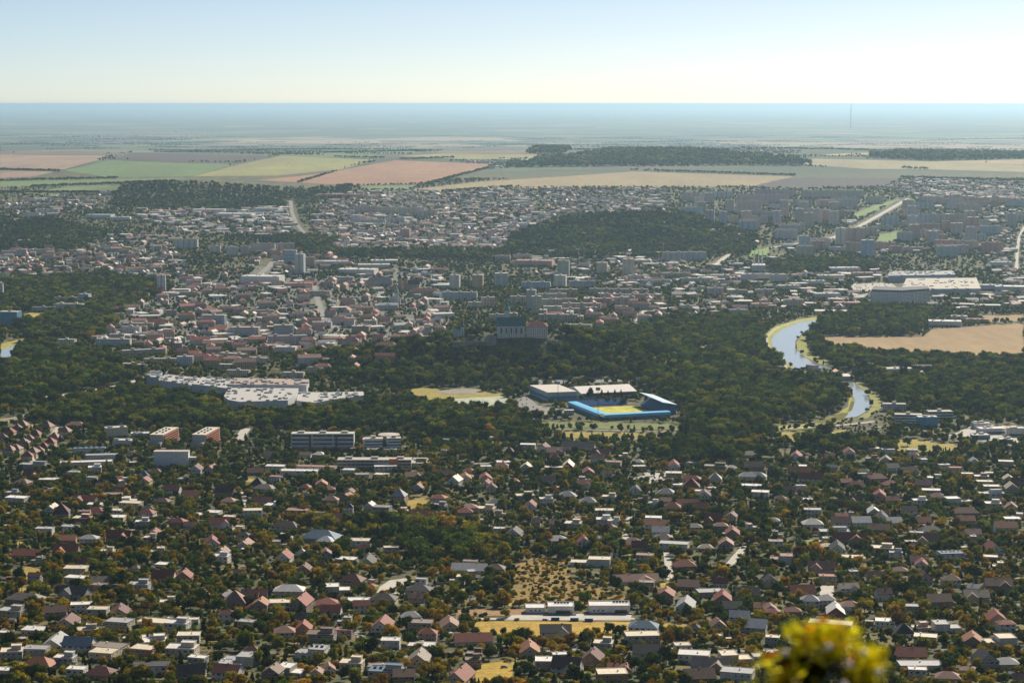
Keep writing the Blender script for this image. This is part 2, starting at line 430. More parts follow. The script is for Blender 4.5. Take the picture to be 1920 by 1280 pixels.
# the stubble field beyond the river
patch('stubble_field', [(1538, 629), (1640, 632), (1728, 632), (1750, 617), (1920, 606), (1920, 672), (1717, 669), (1636, 664), (1555, 657)], M_FIELD, (.29, .195, .095), 0.3)
patch('stubble_field', [(1835, 592), (1920, 590), (1920, 602), (1850, 604)], M_FIELD, (.29, .195, .095), 0.3)
# meadows, lawns and pitches
GOLD, OLIVE = (.33, .27, .035), (.2, .2, .045)
def meadow(poly, c=GOLD, off=0.25): return patch('meadow', poly, M_MEADOW, c, off)
meadow([(1460, 826), (1455, 812), (1500, 808), (1590, 806), (1560, 815), (1495, 829)])
meadow([(1682, 845), (1685, 822), (1720, 824), (1800, 834), (1795, 846), (1730, 846)])
meadow([(758, 731), (790, 727), (860, 730), (945, 738), (935, 746), (850, 746), (838, 753), (810, 762), (780, 746)])
meadow([(1012, 790), (1290, 795), (1290, 807), (1012, 801)], (.17, .2, .035))
meadow([(1040, 808), (1255, 813), (1230, 823), (1050, 821)])
meadow([(885, 1166), (960, 1164), (1185, 1166), (1290, 1170), (1280, 1179), (1180, 1186), (1050, 1190), (960, 1196), (900, 1189)], (.42, .27, .02))
meadow([(885, 1283), (890, 1255), (905, 1245), (940, 1240), (962, 1245), (960, 1283)], (.4, .27, .02))
meadow([(958, 1112), (965, 1060), (1000, 1045), (1060, 1050), (1072, 1085), (1180, 1120), (1170, 1134), (960, 1136)], (.25, .165, .03)); NOTREE.pop()
meadow([(760, 955), (765, 938), (800, 932), (806, 938), (790, 953)], (.36, .25, .03))
meadow([(1235, 1088), (1268, 1092), (1262, 1106), (1240, 1102)], (.36, .3, .03))
meadow([(855, 1143), (985, 1141), (985, 1153), (855, 1156)], (.3, .18, .08))
meadow([(0, 785), (40, 780), (30, 790), (0, 798)]); meadow([(55, 797), (80, 792), (75, 799), (56, 801)])
meadow([(35, 601), (35, 588), (62, 586), (95, 592), (85, 602)], (.42, .33, .05))
meadow([(1405, 481), (1407, 470), (1445, 465), (1440, 478)], (.2, .33, .05))
meadow([(1500, 800), (1590, 770), (1598, 745), (1612, 760), (1590, 785), (1540, 803)], (.27, .25, .05))
meadow([(0, 662), (0, 645), (45, 634), (48, 640), (20, 650)], (.38, .34, .05))
meadow([(100, 624), (150, 608), (152, 614), (108, 630)], (.33, .3, .05))
meadow([(1640, 460), (1650, 440), (1690, 432), (1700, 442), (1670, 455)], (.17, .27, .07))
meadow([(1600, 402), (1640, 385), (1690, 372), (1640, 398), (1610, 410)], (.17, .27, .07))
meadow([(1845, 483), (1858, 465), (1866, 463), (1852, 484)], (.2, .32, .07))
meadow([(1500, 535), (1440, 538), (1435, 531), (1495, 532)], (.26, .34, .05))
meadow([(1300, 545), (1350, 538), (1360, 541), (1320, 547)], (.26, .34, .05))
meadow([(20, 1075), (50, 1062), (88, 1068), (75, 1082), (48, 1086)], (.34, .23, .03))
meadow([(1610, 617), (1650, 600), (1690, 597), (1690, 604), (1640, 612)], (.28, .3, .08))
patch('sports_pitch', [(836, 748), (940, 743), (975, 757), (930, 773), (880, 769)], M_MEADOW, (.47, .5, .38), 0.4)
patch('sports_pitch', [(812, 733), (870, 728), (905, 731), (895, 738), (840, 739)], M_MEADOW, (.3, .28, .23), 0.45)
patch('car_park', [(985, 712), (1180, 706), (1190, 714), (1000, 722)], M_ASPHALT, None, 0.3)
patch('car_park', [(985, 742), (1010, 760), (1065, 770), (1055, 778), (985, 778), (960, 755)], M_ASPHALT, None, 0.3)
patch('car_park', [(1590, 548), (1600, 532), (1670, 530), (1690, 545), (1640, 552)], M_PALE, None, 0.3)
patch('car_park', [(1790, 812), (1830, 795), (1920, 800), (1920, 830), (1870, 832), (1760, 818)], M_PALE, None, 0.3)
patch('parking_yard', [(705, 1113), (712, 1100), (730, 1088), (760, 1084), (778, 1090), (740, 1100), (736, 1114)], M_PALE, None, 0.3)
patch('villa_forecourt', [(945, 1163), (960, 1153), (1100, 1150), (1185, 1150), (1182, 1163)], M_PALE, None, 0.3)
# the river and its grassed banks
BANK = (.36, .37, .045)
W1 = [(1546, 596), (1530, 600), (1500, 605), (1472, 615), (1452, 628), (1446, 640), (1450, 655), (1465, 672), (1490, 690), (1520, 692), (1545, 690), (1575, 697), (1562, 688), (1530, 682), (1508, 670), (1492, 655), (1491, 640), (1502, 628), (1518, 615), (1535, 603)]
W2 = [(1570, 715), (1600, 717), (1622, 735), (1635, 755), (1628, 770), (1605, 782), (1583, 784), (1598, 768), (1603, 752), (1595, 735), (1580, 722)]
W3 = [(0, 657), (22, 650), (40, 645), (38, 655), (25, 668), (30, 682), (40, 690), (0, 678)]
patch('riverbank', [(1560, 590), (1500, 598), (1452, 612), (1430, 632), (1432, 645), (1445, 665), (1468, 685), (1492, 692)] + W1[8:0:-1], M_MEADOW, BANK, 0.25)
patch('riverbank', [(1535, 604), (1519, 616), (1503, 629), (1493, 641), (1494, 655), (1509, 669), (1531, 681), (1562, 687), (1560, 680), (1530, 668), (1514, 655), (1512, 640), (1520, 626), (1534, 612)], M_MEADOW, (.28, .29, .04), 0.3)
patch('riverbank', [(1420, 800), (1500, 796), (1560, 782), (1590, 762), (1592, 742), (1603, 752), (1598, 768), (1583, 785), (1520, 803), (1440, 808)], M_MEADOW, (.33, .34, .045), 0.25)
patch('riverbank', [(1600, 716), (1612, 716), (1650, 745), (1652, 765), (1625, 785), (1606, 784), (1629, 770), (1637, 755), (1623, 735)], M_MEADOW, (.27, .27, .05), 0.25)
for w in (W1, W2, W3): patch('river_water', w, M_WATER, None, 0.5)
# roads and streets
road('highway', [(1440, 466), (1560, 447), (1605, 428), (1650, 403), (1702, 373)], 17, M_PALE, 0.6, 44)
road('street', [(1906, 506), (1907, 470), (1911, 445), (1921, 425)], 8, M_PALE, 0.5, 17)
road('road', [(545, 376), (547, 398), (558, 424), (574, 441)], 12, M_ASPHALT, 0.6, 34)
road('road', [(55, 748), (150, 737), (240, 719), (290, 702), (350, 690)], 13, M_PALE, 0.35, 18)
road('road', [(0, 792), (50, 777), (100, 768), (150, 737)], 11)
road('street', [(52, 878), (72, 850), (97, 818), (110, 800)], 7, M_PALE, 0.35, 11)
road('street', [(588, 530), (597, 568), (608, 598), (640, 622)], 12, M_ASPHALT, 0.4, 18)
road('street', [(480, 520), (505, 500), (512, 490)], 16, M_ASPHALT, 0.4, 40)
road('path', [(1012, 803), (1160, 807), (1290, 811)], 4, M_PALE); road('path', [(1040, 824), (1150, 826), (1240, 822)], 4, M_PALE)
road('path', [(1558, 594), (1500, 601), (1455, 615), (1436, 634), (1440, 648), (1455, 670), (1476, 690)], 4, M_PALE, 0.4)
road('street', [(1398, 1024), (1378, 1046), (1362, 1066)], 7, M_PALE); road('street', [(1250, 1036), (1253, 1060), (1257, 1088)], 6, M_PALE)
road('street', [(1192, 962), (1172, 984), (1166, 1002), (1182, 1020)], 8, M_PALE); road('street', [(1547, 1134), (1550, 1116), (1551, 1098)], 11, M_PALE)
road('street', [(456, 922), (457, 936), (458, 954)], 6, M_PALE); road('square', [(1228, 886), (1232, 897), (1236, 910)], 26, M_PALE)
road('driveway', [(855, 1160), (985, 1161), (1080, 1162), (1190, 1160)], 6, M_PALE, 0.4)
road('driveway', [(735, 1112), (790, 1118), (800, 1108)], 7, M_PALE)
road('street', [(1190, 615), (1200, 595), (1215, 575)], 12, M_PALE, 0.4, 16)
road('street', [(445, 832), (455, 812), (462, 803)], 12, M_PALE, 0.4, 18)
road('road', [(1470, 803), (1540, 800), (1600, 795), (1640, 790)], 8, M_PALE, 0.4, 14)
road('road', [(1640, 800), (1720, 806), (1800, 822), (1920, 838)], 9, M_ASPHALT, 0.4, 14)
road('street', [(1340, 500), (1355, 485), (1372, 475)], 14, M_PALE, 0.5, 18)
road('street', [(660, 1180), (700, 1215), (760, 1232), (860, 1226), (960, 1222)], 6, M_ASPHALT, 0.35, 8)
road('street', [(0, 1160), (60, 1140), (110, 1142)], 6, M_ASPHALT, 0.35, 7)
road('street', [(1000, 1222), (1120, 1216), (1290, 1216), (1420, 1222)], 6, M_ASPHALT, 0.35, 8)
road('street', [(1560, 1095), (1700, 1100), (1800, 1120), (1920, 1135)], 6, M_ASPHALT, 0.35, 8)
road('street', [(1060, 935), (1170, 905), (1228, 886)], 6, M_PALE, 0.35, 8)
# ------------------------------------------------------------------ plants
def ico(sub):
    bm = bmesh.new(); bmesh.ops.create_icosphere(bm, subdivisions=sub, radius=1.0)
    v = [tuple(a.co) for a in bm.verts]; f = [[x.index for x in a.verts] for a in bm.faces]; bm.free()
    return v, f
ICO1, ICO2 = ico(1), ico(2)
def leaf_mesh(name, balls, n, size, mat, seed, flat=0.33, core=0.86, up=-0.55, coretop=ICO1):
    """a crown: lumps (x, y, z, r) of small leaf faces round a dark core; one unit tall"""
    rg = random.Random(seed); b = MB()
    for x, y, z, r in balls:
        b.add([(x + p[0] * r * core * rg.uniform(.85, 1.1), y + p[1] * r * core * rg.uniform(.85, 1.1), z + p[2] * r * core * rg.uniform(.85, 1.1)) for p in coretop[0]], coretop[1])
    wt = [c[3] ** 2 for c in balls]; k = 0
    while k < n:
        x, y, z, r = rg.choices(balls, wt)[0]
        d = Vector((rg.gauss(0, 1), rg.gauss(0, 1), rg.gauss(0, 1))).normalized()
        if d.z < up and rg.random() < 0.8: continue
        p = Vector((x, y, z)) + d * r * rg.uniform(0.82, 1.22)
        if any((p - Vector(c[:3])).length < c[3] * 0.8 for c in balls): k += 0.3; continue
        nn = (d + Vector((rg.gauss(0, flat), rg.gauss(0, flat), rg.gauss(0, flat)))).normalized()
        a = nn.orthogonal().normalized(); c = nn.cross(a)
        t = rg.uniform(0, 6.28); a, c = a * math.cos(t) + c * math.sin(t), c * math.cos(t) - a * math.sin(t)
        s = size * rg.uniform(.55, 1.25)
        b.add([p - a * s, p - c * s * .6, p + a * s, p + c * s * .6], [(0, 1, 2, 3)])
        k += 1
    return b.mesh(name, mat)
def broad_balls(seed, wide=0.36):
    rg = random.Random(seed); out = [(0, 0, .56, .27)]
    for i in range(9):
        t = i * 2.4 + rg.uniform(0, .8); z = rg.uniform(.34, .8); e = wide * math.sqrt(max(.05, 1 - ((z - .52) / .36) ** 2))
        q = rg.uniform(.45, .75)
        out.append((math.cos(t) * e * q, math.sin(t) * e * q, z, rg.uniform(.13, .21)))
    return out
def cone_balls(seed, w=.2, k=7):
    rg = random.Random(seed)
    return [(rg.uniform(-.02, .02), rg.uniform(-.02, .02), .14 + .8 * i / k, max(.03, w * (1 - i / k) ** .85)) for i in range(k)]
def column_balls(seed, w=.11):
    rg = random.Random(seed)
    return [(rg.uniform(-.02, .02), rg.uniform(-.02, .02), .12 + .1 * i, w * (1 - .07 * abs(i - 3.2)) * rg.uniform(.85, 1.1)) for i in range(9)]
def bush_balls(seed):
    rg = random.Random(seed)
    return [(rg.uniform(-.45, .45), rg.uniform(-.45, .45), rg.uniform(.25, .55), rg.uniform(.3, .42)) for _ in range(6)]
BROAD = [leaf_mesh('broad_crown', broad_balls(i, .34 + .05 * (i % 3)), 430, .055, M_LEAF, i) for i in range(5)]
SPRUCE = [leaf_mesh('conifer_crown', cone_balls(10 + i, .19 + .05 * i), 330, .05, M_NEEDLE, 20 + i, .7) for i in range(2)]
POPLAR = [leaf_mesh('poplar_crown', column_balls(30), 330, .042, M_LEAF, 31, .5)]
BUSH = [leaf_mesh('bush_leaves', bush_balls(40 + i), 190, .12, M_LEAF, 41 + i) for i in range(2)]
FARB = [leaf_mesh('far_crown', broad_balls(50 + i, .4), 110, .09, M_LEAF, 51 + i, .5, .95) for i in range(3)]
FARC = [leaf_mesh('far_conifer', cone_balls(60, .24, 5), 90, .08, M_NEEDLE, 61, .6, .95)]
def trunk_mesh(seed, conifer=False):
    rg = random.Random(seed); b = MB()
    b.tube((0, 0, -.12), (0, 0, .42), .028, .017, 7); b.tube((0, 0, .42), (.01, 0, .85 if conifer else .66), .017, .006, 6)
    if not conifer:
        for i in range(4):
            t = i * 1.7 + rg.random(); z = .26 + .09 * i
            b.tube((0, 0, z), (math.cos(t) * .2, math.sin(t) * .2, z + .2), .012, .005, 5)
    return b.mesh('trunk', M_BARK)
TRUNKS = [trunk_mesh(1), trunk_mesh(2, True)]
# colours of foliage: name, colour
GREENS = [('dark green', (.030, .050, .013)), ('deep green', (.052, .082, .019)), ('mid green', (.088, .126, .024)), ('olive green', (.15, .16, .023))]
AUTUMN = [('yellow-olive', (.23, .19, .018)), ('golden', (.32, .215, .02)), ('orange-brown', (.24, .135, .02)), ('russet', (.11, .062, .03))]
CONIF = [('blue-green', (.028, .045, .026)), ('black-green', (.018, .03, .015))]

def scatter(name, pts, scl, rot, var, tints, protos, extra=None):
    """a mass of plants or distant roofs that nobody could count, as ONE object"""
    N = len(pts)
    me = D.meshes.new(name); me.from_pydata([tuple(p) for p in pts], [], [])
    def at(nm, typ, dom_data, key):
        a = me.attributes.new(nm, typ, 'POINT'); a.data.foreach_set(key, np.ascontiguousarray(dom_data).ravel())
    at('size', 'FLOAT_VECTOR', np.asarray(scl, np.float32), 'vector'); at('turn', 'FLOAT', np.asarray(rot, np.float32), 'value')
    at('variant', 'INT', np.asarray(var, np.int32), 'value')
    at('tint', 'FLOAT_COLOR', np.concatenate([np.asarray(tints, np.float32), np.ones((N, 1), np.float32)], 1), 'color')
    for k, v in (extra or {}).items(): at(k, 'FLOAT_COLOR', np.concatenate([np.asarray(v, np.float32), np.ones((N, 1), np.float32)], 1), 'color')
    o = link(name, me)
    ng = D.node_groups.new(name, 'GeometryNodeTree')
    ng.interface.new_socket('Geometry', in_out='INPUT', socket_type='NodeSocketGeometry'); ng.interface.new_socket('Geometry', in_out='OUTPUT', socket_type='NodeSocketGeometry')
    n, l = ng.nodes, ng.links
    gi, go, jn = n.new('NodeGroupInput'), n.new('NodeGroupOutput'), n.new('GeometryNodeJoinGeometry')
    def na(nm, t):
        a = n.new('GeometryNodeInputNamedAttribute'); a.data_type = t; a.inputs[0].default_value = nm
        return next(s for s in a.outputs if s.enabled and s.name == 'Attribute')
    sz, tn, vr = na('size', 'FLOAT_VECTOR'), na('turn', 'FLOAT'), na('variant', 'INT')
    cx = n.new('ShaderNodeCombineXYZ'); l.new(tn, cx.inputs[2])
    for k, p in enumerate(protos):
        cmpn = n.new('FunctionNodeCompare'); cmpn.data_type = 'INT'; cmpn.operation = 'EQUAL'
        ii = [s for s in cmpn.inputs if s.enabled]
        l.new(vr, ii[0]); ii[1].default_value = k
        oi = n.new('GeometryNodeObjectInfo'); oi.inputs['Object'].default_value = p; oi.inputs['As Instance'].default_value = True
        ip = n.new('GeometryNodeInstanceOnPoints')
        l.new(gi.outputs[0], ip.inputs['Points']); l.new(cmpn.outputs[0], ip.inputs['Selection']); l.new(oi.outputs['Geometry'], ip.inputs['Instance'])
        l.new(cx.outputs[0], ip.inputs['Rotation']); l.new(sz, ip.inputs['Scale'])
        l.new(ip.outputs[0], jn.inputs[0])
    l.new(jn.outputs[0], go.inputs[0])
    md = o.modifiers.new('scatter', 'NODES'); md.node_group = ng
    return o
def proto(me):      # a source shape for the masses; stands in no collection, so it is not in the scene by itself
    return D.objects.new(me.name + '_shape', me)
NEARP = [proto(m) for m in BROAD + SPRUCE + POPLAR + BUSH]      # 0-4 broad, 5-6 conifer, 7 poplar, 8-9 bush
FARP = [proto(m) for m in FARB + FARC]                          # 0-2 broad, 3 conifer
# ------------------------------------------------------------------ family houses, read off the photograph:
# pixel of the wall foot, width in pixels, form, roof colour, wall colour
HOUSES = '''
82 1003 32 fsw,129 999 32 fsw,125 1023 30 goo,166 1021 33 hsw,222 1018 45 lrb,288 1014 25 erw,333 990 30 hrb,388 972 50 mww,412 993 45 lrw,441 1001 33 fcc
395 1031 36 erw,458 1030 33 epw,412 1056 34 fww,48 1048 52 grb,122 1045 46 lrb,306 1066 28 fww,305 1090 42 grw,343 1090 30 ero,140 1079 42 fcc,141 1097 38 fww
138 1125 55 lkg,186 1098 32 gtc,185 1111 28 fto,259 1110 38 fsg,449 1082 20 gpp,45 1132 70 htb,420 1132 38 ekr,372 1126 28 ero,468 1124 32 gmb,438 1143 42 ppb
475 1146 28 hrb,150 1148 38 fww,182 1157 37 fcg,220 1158 44 emc,20 1160 46 fsc,102 1160 40 gbb,123 1183 45 emc,222 1181 46 fsc,288 1175 58 fcw,160 1190 43 fcg
62 1190 43 fww,10 1195 24 fwr,331 1184 44 fww,352 1207 42 fcg,252 1206 42 fcg,287 1212 45 fwg,98 1224 58 esc,204 1229 60 ftw,145 1224 56 guw,19 1238 40 fcg
65 1233 44 fsg,70 1256 58 hon,120 1250 38 fwg,142 1272 34 fww,192 1240 46 fcc,188 1274 58 hmp,268 1233 44 fco,279 1266 66 fkw,339 1232 56 fwc,370 1250 34 fwg
449 1248 62 msg,357 1279 52 gkb,425 1277 52 gmw,5 1274 30 fww,557 968 40 fpb,750 971 30 fcw,790 978 44 grw,535 998 52 hbc,673 1026 46 fcw,840 1007 56 fss
859 1022 14 fww,649 1056 37 fwc,688 1064 48 ekc,531 1058 34 erw,563 1044 20 pww,880 1075 66 gww,930 1074 34 hbb,632 1114 46 mww,660 1101 44 hmb,690 1108 25 hrb
541 1120 56 hwc,488 1122 26 gmb,785 1120 48 hkw,563 1146 48 erb,523 1144 38 fcw,612 1140 40 hrc,673 1134 43 fww,719 1138 48 hky,678 1149 32 grw,487 1147 30 eob
620 1159 38 grw,572 1172 38 gkw,770 1170 37 hsp,788 1183 44 ftp,842 1182 46 epc,716 1190 48 erw,532 1200 38 hpc,568 1195 30 ero,584 1234 58 msw,601 1205 52 fbs
645 1197 34 fpp,802 1202 34 hrp,887 1211 70 grw,732 1217 35 fww,790 1220 48 fww,546 1270 48 mwg,593 1271 22 epw,615 1264 24 epw,659 1260 42 fcc,713 1260 46 ftw
785 1255 50 etc,510 1277 34 ebb,725 1276 66 fuc,862 1284 62 erc,757 1284 40 gbb,890 1235 30 ftm,887 1254 30 ftb,1005 990 30 gpp,1040 992 42 lpp,1075 993 30 fcg
1090 978 30 fpr,1132 985 30 fww,1133 968 36 fcw,1152 988 24 fww,1144 996 24 hpc,1226 982 30 fww,1231 995 40 gow,1240 1008 32 gsw,1245 1017 38 htw,1045 1020 38 hsw
1095 1028 24 erw,1125 1015 20 hww,1187 1026 38 hpp,1200 1035 30 gmb,1265 1032 54 fsw,1302 999 30 htc,1340 985 34 lrb,1352 997 26 hpb,1375 1012 34 erb,1325 1034 30 hcc
1363 1032 28 epb,1108 1062 74 mcw,1210 1054 32 fpc,1192 1096 86 lpw,1285 1068 40 hrb,1292 1106 40 gpb,1332 1118 48 fsg,1250 1130 36 erb,1357 1138 40 erb,1402 1124 46 gkb
1288 1152 48 esw,1388 1170 37 gwg,1378 1152 44 gkb,1416 1190 46 gwg,1347 1182 28 epc,1430 1146 30 goc,1042 1199 58 lkw,1205 1207 64 fcg,1208 1190 54 huw,1132 1222 35 fcg
1215 1240 54 gkw,993 1231 50 eoc,1025 1256 42 fwp,1064 1266 54 lbw,1112 1252 42 emb,1303 1244 58 fww,1280 1226 30 fcw,1380 1245 58 mcc,1428 1240 32 fsc,1335 1259 70 ltb
1385 1278 60 fsw,1312 1279 58 gbb,1148 1280 56 fco,1150 1260 20 grw,1174 1264 22 erb,1450 982 26 hsw,1525 993 38 hww,1578 990 36 gpw,1616 990 36 gww,1566 1003 56 fsw
1640 972 28 eww,1655 978 30 ekw,1677 986 30 gsw,1731 985 33 grc,1705 968 30 gpw,1650 1003 40 gmb,1595 1018 62 lrb,1746 1002 44 hkg,1812 986 34 grb,1812 968 50 hmb
1900 984 30 fww,1888 1000 42 gow,1825 1012 30 gpw,1573 1042 40 ekw,1550 1035 26 hcc,1600 1053 48 fcw,1657 1040 42 fcc,1785 1050 46 fuw,1467 1056 42 mpw,1866 1042 38 erw
1740 1020 46 lpc,1543 1077 50 lmp,1725 1058 34 gmw,1730 1072 24 erw,1688 1077 30 hmb,1505 1120 48 lrb,1553 1094 32 foc,1592 1115 36 ltw,1645 1094 34 gpb
1785 1100 34 hbc,1828 1110 24 gww,1875 1110 50 lbb,1520 1140 34 hsw,1550 1138 34 hsw,1570 1157 46 ewr,1595 1150 36 hpw,1446 1150 24 epp,1450 1161 26 hrb,1488 1160 30 hrb
1762 1140 46 gbb,1833 1132 46 ltc,1662 1180 36 fww,1778 1186 50 msw,1728 1186 34 fcp,1560 1185 80 fcc,1698 1195 36 pkw,1872 1176 38 erb,1888 1184 32 hrw,1738 1210 42 fcc
1828 1212 42 eob,1875 1213 62 mcw,1708 1238 62 grb,1728 1257 80 fsw,1722 1273 34 fww,1818 1266 32 hpc,1852 1254 40 ekg,1890 1254 44 hsg,1780 1280 46 hpc,1914 1282 26 gpc
1450 1211 26 fcg,1448 1240 28 fwc,677 900 28 ftw,715 900 25 fcw,722 884 42 fww,652 891 26 fww,776 898 34 lpb,835 899 34 gmb,853 911 26 eww,872 906 28 eoc
910 902 26 erc,912 915 22 erw,967 913 24 eob,878 872 20 fsg,903 876 28 ftc,879 889 22 hrw,941 882 24 hrw,945 872 28 fww,911 884 20 fww,987 886 22 ecc
1028 910 28 gpw,650 944 24 erb,693 958 18 eww,716 962 32 fts,748 940 26 psp,823 944 30 hrc,824 954 26 fss,880 962 30 hpp,911 960 34 fcc,930 950 30 hsw
984 940 34 fcs,1024 946 25 fww,995 960 24 erw,965 1012 32 ekw,872 971 28 hrb,853 830 58 fcc,928 825 32 fcw,990 843 28 fwg,955 853 18 pmb,1020 850 26 emw
1039 856 30 lpp,1040 867 18 prb,1085 846 62 gtc,1128 858 34 lmb,1122 868 26 gmw,1043 886 42 fcb,1066 880 34 ewk,1151 876 28 fpc,1195 872 22 hcc,1199 884 24 fwb
1103 896 28 erb,1137 897 22 gbc,1094 917 26 lrc,1265 884 32 erw,1264 897 30 fcs,1256 906 18 hpc,1297 905 40 hrc,1274 915 24 fww,1297 923 32 prw,1250 930 32 hsw
1193 930 22 ekw,1314 931 24 fwc,1322 939 26 emw,1207 946 20 fmb,1225 954 22 fww,1252 945 24 gpp,1262 958 34 hrc,1290 952 40 grb,1310 963 34 grb,1103 948 32 hss
1064 936 30 hsw,1143 942 26 fcc,1343 884 42 ftb,1408 877 30 fco,1372 885 24 hww,1342 904 24 pcw,1404 903 36 hsw,1406 921 34 fww,1408 858 30 htc,1370 852 24 hmb
1419 861 16 hrb,1495 862 30 erw,1557 862 22 grb,1594 858 26 erw,1636 869 24 ftb,1640 850 20 fwc,1666 852 24 fww,1712 853 19 fww,1663 869 24 etc,1713 863 22 hpw
1728 871 24 fsw,1500 884 27 mww,1414 884 36 gbb,1522 906 46 grc,1500 894 40 grb,1617 898 18 fsw,1647 906 34 hrb,1671 914 30 hrb,1674 886 24 gtw,1706 890 32 lbc
1771 881 22 fwc,1793 887 24 frc,1815 894 22 fcc,1755 902 27 fwc,1842 899 26 fwp,1828 872 20 esw,1888 875 27 fcc,1848 909 30 fcc,1861 918 30 fwc,1893 908 20 ecc
1910 913 24 gmb,1899 926 25 ecp,1733 915 30 gmb,1748 930 34 fwp,1760 938 30 hmb,1861 936 48 fsw,1798 946 48 mww,1652 940 30 erp,1674 944 26 grb,1606 943 26 lbb
1607 916 24 grb,1587 913 22 grb,1413 921 30 fww,1427 933 32 fww,1479 929 26 gmb,1516 943 24 fwc,1525 967 32 fsw,1726 949 27 fww,1864 955 30 fwc,1418 903 40 hsw
140 802 34 hpp,166 850 58 fuw,186 863 62 fsw,160 876 96 fwc,62 881 54 fss,60 897 34 lrb,40 915 30 hpp,90 905 36 fwb,74 926 18 fpp,140 891 26 fsw
176 886 24 fww,220 905 28 hrc,231 912 22 fwc,268 900 22 pus,171 905 18 fsw,188 921 18 gpc,228 922 30 hbb,208 933 36 fpp,158 944 46 lrb,241 945 27 mww
244 954 40 fcc,180 966 34 hrw,215 968 26 fcw,177 952 28 fww,217 981 30 fwc,94 962 30 ecw,112 972 30 pmb,22 934 24 fsw,30 944 40 fww,152 983 32 fcr
158 970 20 fpp,275 973 28 hrw,326 979 22 fpw,357 935 30 grw,322 928 30 gmw,344 904 22 fsw,366 890 28 emw,395 891 28 erc,303 946 30 hbb,270 912 22 erc
508 862 26 gpc,572 858 22 gtw,598 861 24 hwo,516 884 36 fww,560 893 70 fww,590 885 80 fpw,478 891 30 gmb,516 904 22 fpw,481 915 28 pkb,495 926 40 htc
602 918 22 eoo,618 924 20 hrb,636 918 14 eoc,572 923 20 hrb,620 948 28 hpb,422 932 36 gmb,428 951 30 hpb,492 946 36 gmw,513 954 32 fww,469 968 42 fcw,567 935 24 ftw
'''
PINK = '40 803,30 811,15 820,3 832,87 809,65 821,120 818,100 829,92 839,52 831,42 836,79 845,70 852,60 857,49 864,28 851,16 853'
RC = {'w': ('white', (.74, .72, .68)), 'c': ('cream', (.68, .60, .46)), 's': ('pale grey', (.38, .39, .40)), 'k': ('black', (.035, .035, .04)), 'r': ('red', (.25, .055, .032)), 'o': ('orange', (.36, .14, .065)),
      'b': ('brown', (.16, .095, .065)), 'm': ('maroon', (.13, .035, .032)), 'p': ('dusty pink', (.29, .155, .12)), 'u': ('blue', (.09, .16, .24)), 't': ('taupe', (.26, .22, .18))}
WC = {'w': ('white', (.74, .74, .73)), 'c': ('cream', (.62, .54, .40)), 'g': ('grey', (.42, .43, .44)), 'p': ('pink', (.56, .37, .34)), 'o': ('orange', (.55, .26, .13)), 'y': ('yellow', (.62, .52, .27)),
      'r': ('red', (.36, .07, .07)), 'b': ('brown', (.30, .21, .15)), 'n': ('greenish', (.40, .46, .38)), 's': ('stone grey', (.33, .33, .33)), 'u': ('pale blue', (.42, .52, .60)), 'm': ('maroon', (.2, .06, .06)), 'k': ('black', (.06, .06, .06))}
FORM = {'f': 'flat', 'm': 'stepped', 'g': 'long gabled', 'e': 'gabled', 'h': 'hipped', 'p': 'pyramid', 'l': 'L-shaped gabled'}

def window_mesh(name, w, h):
    b = MB()
    b.box(0, 0, 0, w, .10, .12).box(0, 0, h - .12, w, .10, .12).box(-w / 2 + .06, 0, .12, .12, .10, h - .24).box(w / 2 - .06, 0, .12, .12, .10, h - .24)
    b.box(0, .02, .12, w - .24, .04, h - .24, 0, 1)
    b.box(0, -.08, -.06, w + .2, .22, .06)
    return b.mesh(name, [M_WHITE, M_GLASS])
WIN, WINW, DOOR = window_mesh('window', 1.5, 1.5), window_mesh('wide_window', 2.6, 1.7), None
b = MB(); b.box(0, 0, 0, 1.1, .12, 2.1); DOORM = b.mesh('door', plain('door_wood', (.16, .09, .05), .6))
b = MB(); b.box(0, 0, -.8, .7, .7, 2.2); b.box(0, 0, 1.4, .9, .9, .15); CHIM = b.mesh('chimney', M_BRICKC)
b = MB(); b.box(0, 0, 0, .8, .8, 1.1); b.box(0, 0, 1.1, 1.0, 1.0, .12); STACK = b.mesh('chimney', M_WHITE)
b = MB(); b.prism([(-.85, -.55), (.85, -.55), (.85, .55), (-.85, .55)], 0, .05); SOLARM = b.mesh('solar_panel', M_SOLAR)

def gable(b, w, d, z, rise, oh=.45, th=.28, x0=0, y0=0, along='x', mi=0):
    """two roof slopes; the ridge runs along x or y"""
    L, S = (w, d) if along == 'x' else (d, w)
    sl = rise / (S / 2); e = S / 2 + oh
    for s in (1, -1):
        P = [(-L / 2 - oh, s * e, z - oh * sl), (L / 2 + oh, s * e, z - oh * sl), (L / 2 + oh, 0, z + rise), (-L / 2 - oh, 0, z + rise)]
        Q = [(x, y, zz + th) for x, y, zz in P]
        V = P + Q
        if along == 'y': V = [(-y, x, zz) for x, y, zz in V]
        V = [(x + x0, y + y0, zz) for x, y, zz in V]
        b.add(V, [(3, 2, 1, 0), (4, 5, 6, 7), (0, 1, 5, 4), (1, 2, 6, 5), (2, 3, 7, 6), (3, 0, 4, 7)] if s < 0 else [(0, 1, 2, 3), (7, 6, 5, 4), (4, 5, 1, 0), (5, 6, 2, 1), (6, 7, 3, 2), (7, 4, 0, 3)], mi)
